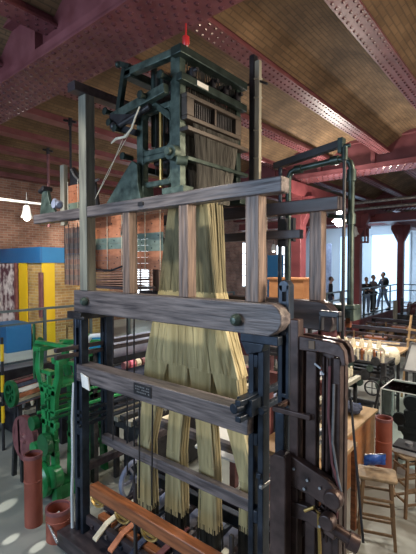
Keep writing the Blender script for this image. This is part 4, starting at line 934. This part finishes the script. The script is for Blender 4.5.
for x, z, r in ((-2.55, .6, .15), (-2.3, .78, .1)): P('winder_wheel', lambda b: (b.lathe([(r-.025, -.015), (r, -.015), (r, .015), (r-.025, .015), (r-.025, -.015)], (x, 8.05, z), 'y', 20), b.bar((x-r, 8.05, z), (x+r, 8.05, z), .015), b.bar((x, 8.05, z-r), (x, 8.05, z+r), .015)), 'charcoal', 0, t)

def bigloom(x0, x1, y0, y1, z, label, dx=0):
    t = thing('power_loom', ((x0+x1)/2, y0, FZ), label, 'loom')
    for x in (x0, x1-.12):
        P('side_frame', lambda b: (b.box(x, x+.12, y0, y0+.12, FZ, z), b.box(x, x+.12, y1-.12, y1, FZ, z+.2), b.box(x, x+.12, y0, y1, z-.12, z), b.box(x, x+.12, y0, y1, .2, .32)), 'black', .008, t)
    P('front_beam', lambda b: b.box(x0, x1, y0, y0+.12, z, z+.1), 'wood', .008, t)
    P('rear_beam', lambda b: b.box(x0, x1, y1-.12, y1, z+.12, z+.24), 'wood_dark', .008, t)
    P('warp_beam', lambda b: b.cyl((x0+.1, (y0+y1)/2, z-.3), (x1-.1, (y0+y1)/2, z-.3), .18, 18), 'wood_stool', 0, t)
    P('rack', lambda b: (b.box(x0, x1, (y0+y1)/2, (y0+y1)/2+.08, z+.05, z+.14)), 'browniron', .006, t)
    for k in range(9):
        x = x0+.2+(x1-x0-.4)*k/8
        P('heald_bracket', lambda b: (b.box(x, x+.04, y0+.2, y1-.2, z-.02, z+.04), b.cyl((x, y0+.3, z-.3), (x, y0+.3, z+.15+.06*(k % 3)), .03, 6)), 'charcoal' if k % 2 else 'wood_stool', 0, t)
    P('wood_box', lambda b: b.box(x0+1.1, x0+1.7, y0+.25, y0+.55, z, z+.14), 'wood_orange', .004, t)
    return t
bigloom(-5.3, -2.6, 12.2, 14.0, .7, 'dark power loom in front of the visitors walkway')
bigloom(-5.4, -2.2, 15.4, 17.0, .62, 'dark power loom further back at the foot of the visitors walkway')
t = thing('carding_machine', (-4.0, 18.6, FZ), 'cluttered grey machine with curved arms at the far right edge', 'machine')
P('body', lambda b: (b.box(-4.9, -3.0, 18.4, 19.4, FZ, .9), b.box(-4.7, -4.6, 18.4, 18.5, .9, 1.6), b.box(-3.3, -3.2, 18.4, 18.5, .9, 1.6)), 'charcoal', .02, t)
for k in range(4): P('curved_arm', lambda b: b.tube([(-4.4+.3*k, 18.4, .9), (-4.3+.3*k, 18.3, 1.35), (-4.05+.3*k, 18.3, 1.5), (-3.95+.3*k, 18.3, 1.2)], .05, 6), 'steel', 0, t)
for x in (-4.85, -3.4): P('front_post', lambda b: b.cyl((x, 18.2, FZ), (x, 18.2, 1.5), .09, 10), 'wood_pale', 0, t)
P('drum', lambda b: b.cyl((-4.5, 18.9, 1.1), (-3.3, 18.9, 1.1), .3, 20), 'maroon', 0, t)
t = thing('red_gear_stand', (-5.0, 11.6, FZ), 'dark red iron stand behind the ledge box and rod', 'stand')
P('stand_frame', lambda b: (b.box(-5.3, -4.6, 11.6, 11.7, .8, 1.3), b.box(-5.3, -5.2, 11.6, 12.0, FZ, 1.3), b.box(-4.7, -4.6, 11.6, 12.0, FZ, 1.3)), 'maroon', .01, t)
P('gear', lambda b: b.lathe([(0, -.05), (.25, -.05), (.25, .05), (0, .05)], (-4.95, 11.5, 1.3), 'y', 18), 'black', 0, t)
P('brace', lambda b: b.bar((-5.25, 11.58, .0), (-4.65, 11.58, .9), .05), 'black', 0, t)

# ------------------------------------------------------------------ visitors
def skin_mesh(verts, edges, root, sub=1):
    me = bpy.data.meshes.new('tmp'); me.from_pydata([v[0] for v in verts], edges, [])
    o = bpy.data.objects.new('tmp', me); C.objects.link(o)
    o.modifiers.new('s', 'SKIN'); 
    for i, v in enumerate(verts):
        sv = me.skin_vertices[0].data[i]; r = v[1]; sv.radius = r if isinstance(r, tuple) else (r, r); sv.use_root = (i == root)
    m = o.modifiers.new('d', 'SUBSURF'); m.levels = sub; m.render_levels = sub
    dg = bpy.context.evaluated_depsgraph_get(); ev = o.evaluated_get(dg); out = bpy.data.meshes.new_from_object(ev)
    bpy.data.objects.remove(o); return out
def person(x, y, z, yaw, label, top, legs, pose, hair='hair', h=1.75):
    t = thing('person', (x, y, z), label, 'person')
    s = h/1.75
    st = pose.get('stride', 0.)
    J = {'pelvis': ((0, 0, .96), (.13, .1)), 'waist': ((0, 0, 1.1), (.12, .09)), 'chest': ((0, .01, 1.32), (.155, .105)), 'neck0': ((0, .0, 1.47), .06), 'neck': ((0, .015, 1.54), .052), 'head0': ((0, .03, 1.62), .07)}
    for sx, n in ((-1, 'l'), (1, 'r')):
        f = st*sx
        J[n+'hip'] = ((sx*.09, 0, .92), .09); J[n+'knee'] = ((sx*.1, .03+f*.22, .5), .058); J[n+'ank'] = ((sx*.1, f*.4-.02, .1+(.06 if f < 0 else 0)), .04)
        J[n+'toe'] = ((sx*.12, f*.4+.15, .04+(.0 if f < 0 else 0)), .035)
        J[n+'sh'] = ((sx*.18, 0, 1.42), .06)
        el, ha = pose[n]
        J[n+'el'] = (el, .043); J[n+'wr'] = (ha, .028)
        d = (Vector(ha)-Vector(el)).normalized(); J[n+'palm'] = (tuple(Vector(ha)+d*.06), (.035, .018))
        side = d.orthogonal().normalized(); nn = d.cross(side)
        base = Vector(ha)+d*.09
        for k in range(4):
            o1 = base+nn*(.024*(k-1.5)); L = (.03, .036, .034, .026)[k]
            J[n+'f%da' % k] = (tuple(o1), .01); J[n+'f%db' % k] = (tuple(o1+d*L+side*.008), .009); J[n+'f%dc' % k] = (tuple(o1+d*L*1.8+side*.024), .008)
        th = Vector(ha)+d*.03+nn*.04; J[n+'ta'] = (tuple(th), .011); J[n+'tb'] = (tuple(th+d*.03+nn*.02), .009)
    names = list(J); idx = {k: i for i, k in enumerate(names)}
    E = [('pelvis', 'waist'), ('waist', 'chest'), ('chest', 'neck0'), ('neck0', 'neck'), ('neck', 'head0')]
    for n in 'lr':
        E += [('pelvis', n+'hip'), (n+'hip', n+'knee'), (n+'knee', n+'ank'), (n+'ank', n+'toe'), ('chest', n+'sh'), (n+'sh', n+'el'), (n+'el', n+'wr'), (n+'wr', n+'palm'), (n+'palm', n+'ta'), (n+'ta', n+'tb')]
        for k in range(4): E += [(n+'palm', n+'f%da' % k), (n+'f%da' % k, n+'f%db' % k), (n+'f%db' % k, n+'f%dc' % k)]
    me = skin_mesh([J[n] for n in names], [(idx[a], idx[b]) for a, b in E], 0)
    bm = bmesh.new(); bm.from_mesh(me)
    b = MB(); b.bm.free(); b.bm = bm
    for f in bm.faces: f.smooth = True
    b.ball((0, .03, 1.66), .1, 14, (.78, .95, 1.15)); b.ball((0, .125, 1.645), .018, 6, (.8, 1, 1.4))
    for sx in (-1, 1): b.ball((sx*.08, .02, 1.655), .026, 6, (.4, .8, 1.2)); b.ball((sx*.032, .115, 1.675), .013, 6)
    b.ball((0, .118, 1.6), .024, 6, (1, .3, .3))
    body = b.build('body', 'skin', t)
    def place(o):  # geometry was built around 0 : express relative to the person
        o.location = Vector(o.location)+wloc(t)
    place(body)
    # garments: slightly fuller skins over part of the skeleton
    def garment(name, keys, edges, grow, mat):
        vs = []
        for k in keys:
            p, r = J[k]; r = tuple(q+grow for q in r) if isinstance(r, tuple) else (r+grow, r+grow); vs.append((p, r))
        ii = {k: i for i, k in enumerate(keys)}
        m = skin_mesh(vs, [(ii[a], ii[c]) for a, c in edges], 0)
        bb = MB(); bb.bm.free(); bb.bm = bmesh.new(); bb.bm.from_mesh(m)
        for f in bb.bm.faces: f.smooth = True
        o = bb.build(name, mat, t); place(o)
    garment('top', ['waist', 'chest', 'neck0', 'pelvis', 'lsh', 'lel', 'lwr', 'rsh', 'rel', 'rwr'], [('waist', 'chest'), ('chest', 'neck0'), ('waist', 'pelvis'), ('chest', 'lsh'), ('lsh', 'lel'), ('lel', 'lwr'), ('chest', 'rsh'), ('rsh', 'rel'), ('rel', 'rwr')], .014, top)
    garment('trousers', ['pelvis', 'lhip', 'lknee', 'lank', 'rhip', 'rknee', 'rank'], [('pelvis', 'lhip'), ('lhip', 'lknee'), ('lknee', 'lank'), ('pelvis', 'rhip'), ('rhip', 'rknee'), ('rknee', 'rank')], .016, legs)
    for n in 'lr':
        p = Vector(J[n+'toe'][0]); q = Vector(J[n+'ank'][0]); bb = MB(); bb.ball(((p.x+q.x)/2, (p.y+q.y)/2+.0, p.z+.01), .15, 10, (.36, 1, .36)); place(bb.build('shoe', 'black', t))
    bb = MB(); bb.ball((0, .005, 1.69), .108, 12, (.82, .95, 1.05)); o = bb.build('hair', hair, t)
    # trim the lower front of the hair cap
    me = o.data; bm = bmesh.new(); bm.from_mesh(me); bmesh.ops.delete(bm, geom=[v for v in bm.verts if (v.co.y > .03 and v.co.z < .15) or v.co.z < .04], context='VERTS'); bm.to_mesh(me); bm.free()
    sd = o.modifiers.new('t', 'SOLIDIFY'); sd.thickness = .006
    place(o)
    t.rotation_euler.z = yaw; t.scale = (s, s, s)
    return t
hang = {'l': ((-.25, -.02, 1.15), (-.24, .08, .9)), 'r': ((.25, -.02, 1.15), (.24, .08, .9))}
fold = {'l': ((-.24, .06, 1.18), (.04, .2, 1.16)), 'r': ((.24, .06, 1.18), (-.04, .22, 1.2))}
reach = {'l': ((-.22, .1, 1.18), (-.12, .36, 1.1)), 'r': ((.22, .1, 1.18), (.1, .36, 1.12)), 'stride': .6}
person(-6.2, 18.6, DZ, math.radians(-150), 'person in dark top and pale jeans with folded arms, left of the three visitors', 'blackcloth', 'denim', fold, h=1.66)
person(-6.25, 19.7, DZ, math.radians(-110), 'person in grey-brown top and dark trousers in the middle of the three visitors', 'greycloth', 'blackcloth', fold, h=1.74)
person(-6.2, 21.1, DZ, math.radians(135), 'person in navy top and blue jeans stepping away, right of the three visitors', 'navy', 'denim', reach, h=1.85)
person(-7.2, 17.0, DZ, math.radians(-60), 'person in dark clothes standing alone behind the thin pipe rod', 'blackcloth', 'navy', hang, h=1.7)
t = thing('backpack', (-6.05, 20.9, DZ+1.0), 'black backpack worn by the visitor stepping away', 'bag')
P('bag_body', lambda b: b.ball((-6.04, 20.94, DZ+1.4), .19, 14, (.8, .85, 1.3)), 'blackcloth', 0, t)
P('strap', lambda b: b.tube([(-6.1, 21.0, DZ+1.62), (-6.17, 21.06, DZ+1.64), (-6.23, 21.14, DZ+1.55)], .02, 6), 'black', 0, t)

# ------------------------------------------------------------------ lights
def area(loc, target, size, power, col, sy=None):
    l = bpy.data.lights.new('light', 'AREA'); l.energy = power; l.color = col; l.size = size
    if sy: l.shape = 'RECTANGLE'; l.size_y = sy
    o = bpy.data.objects.new('light', l); C.objects.link(o); o.location = loc
    o.rotation_euler = (Vector(target)-Vector(loc)).to_track_quat('-Z', 'Y').to_euler(); return o
def point(loc, power, col, r=.1):
    l = bpy.data.lights.new('lamp', 'POINT'); l.energy = power; l.color = col; l.shadow_soft_size = r
    o = bpy.data.objects.new('lamp', l); C.objects.link(o); o.location = loc; return o
def spotl(loc, target, power, col, ang, r=.08):
    l = bpy.data.lights.new('spot', 'SPOT'); l.energy = power; l.color = col; l.spot_size = math.radians(ang); l.spot_blend = .6; l.shadow_soft_size = r
    o = bpy.data.objects.new('spot', l); C.objects.link(o); o.location = loc
    o.rotation_euler = (Vector(target)-Vector(loc)).to_track_quat('-Z', 'Y').to_euler(); return o
area((-4.5, -4.5, 3.6), (-3.2, 3, 2.0), 4, 380, (.58, .76, 1.), 2.5)        # windows behind the viewer
area((4.2, 6, 3.6), (-3, 4, 2.2), 3, 250, (1., .84, .66), 2.5)
area((.5, 3.3, 3.5), (-2.2, 3.0, 3.0), .5, 60, (1., .78, .55))            # lamps to the right
spotl((.6, 4.6, 5.2), (-2.2, 3.0, 2.8), 420, (1., .8, .58), 60)
spotl((-5.5, .6, 5.3), (-4.6, 3.0, .6), 230, (1., .95, .86), 80)
spotl((-1.0, 8.2, 5.3), (-2.2, 7.5, 0), 480, (1., .93, .82), 95)
spotl((-3.6, 10.5, 5.2), (-3.6, 11.5, 0), 900, (1., .95, .88), 110)
spotl((-5.0, 6.5, 5.2), (-4.8, 6.5, 0), 520, (1., .95, .88), 100)
spotl((-8.0, 3.0, 5.0), (-11.3, 5.6, 2.2), 700, (1., .93, .8), 80)
spotl((-11.6, 9.0, 5.0), (-13.5, 9.0, 3.2), 260, (1., .9, .75), 100)
spotl((-4.2, .8, 5.2), (-4.4, 3.3, 3.3), 160, (1., .9, .75), 50)  # extra spot added to brighten the hanging card chains
spotl((-2.2, 1.2, 5.2), (-2.8, 3.1, 1.6), 260, (1., .92, .75), 50)
spotl((-3.6, 5.2, 5.2), (-4.8, 4.6, .5), 260, (1., .94, .82), 48)  # unseen spot added to lift the light on the pale-railed bed
spotl((-1.2, 6.0, 5.3), (-2.2, 9.5, .8), 420, (1., .95, .86), 50)  # unseen spot added to light the face of the leaning board
spotl((-3.0, -4.5, 4.6), (-5.62, 2.4, FZ), 6500, (1., .97, .9), 1.5, .01)      # narrow spots added to stand for low sun, small floor patches
spotl((-3.2, -4.5, 4.6), (-4.88, 2.14, FZ), 6500, (1., .97, .9), .6, .01)
spotl((-2.6, -4.5, 4.6), (-4.5, 2.28, FZ), 6500, (1., .97, .9), 1.0, .01)
point((-4.06, 9.8, 4.1), 330, (1., .93, .82), .12)
area((-8.5, 22.5, 5.0), (-7.2, 26, 1.5), 3, 130, (.62, .8, 1.), 2)
area((-7.4, 21.5, 4.6), (-7.2, 22.5, 0), 2.5, 200, (.68, .84, 1.), 2)

w = bpy.data.worlds.new('world'); bpy.context.scene.world = w; w.use_nodes = True
w.node_tree.nodes['Background'].inputs[0].default_value = (.75, .82, .95, 1); w.node_tree.nodes['Background'].inputs[1].default_value = .36

# ------------------------------------------------------------------ camera
cam = bpy.data.cameras.new('camera'); co = bpy.data.objects.new('camera', cam); C.objects.link(co)
co.location = (0, 0, 3.0)
F = Vector((-0.64049, 0.76739, -0.02969))
co.rotation_euler = F.to_track_quat('-Z', 'Y').to_euler()
cam.sensor_fit = 'VERTICAL'; cam.sensor_height = 24; cam.lens = 24*404/554; cam.clip_start = .05
sc = bpy.context.scene; sc.camera = co
sc.view_settings.view_transform = 'Standard'; sc.view_settings.look = 'None'; sc.view_settings.gamma = 1; sc.view_settings.use_curve_mapping = False
sc.view_settings.exposure = 0.0
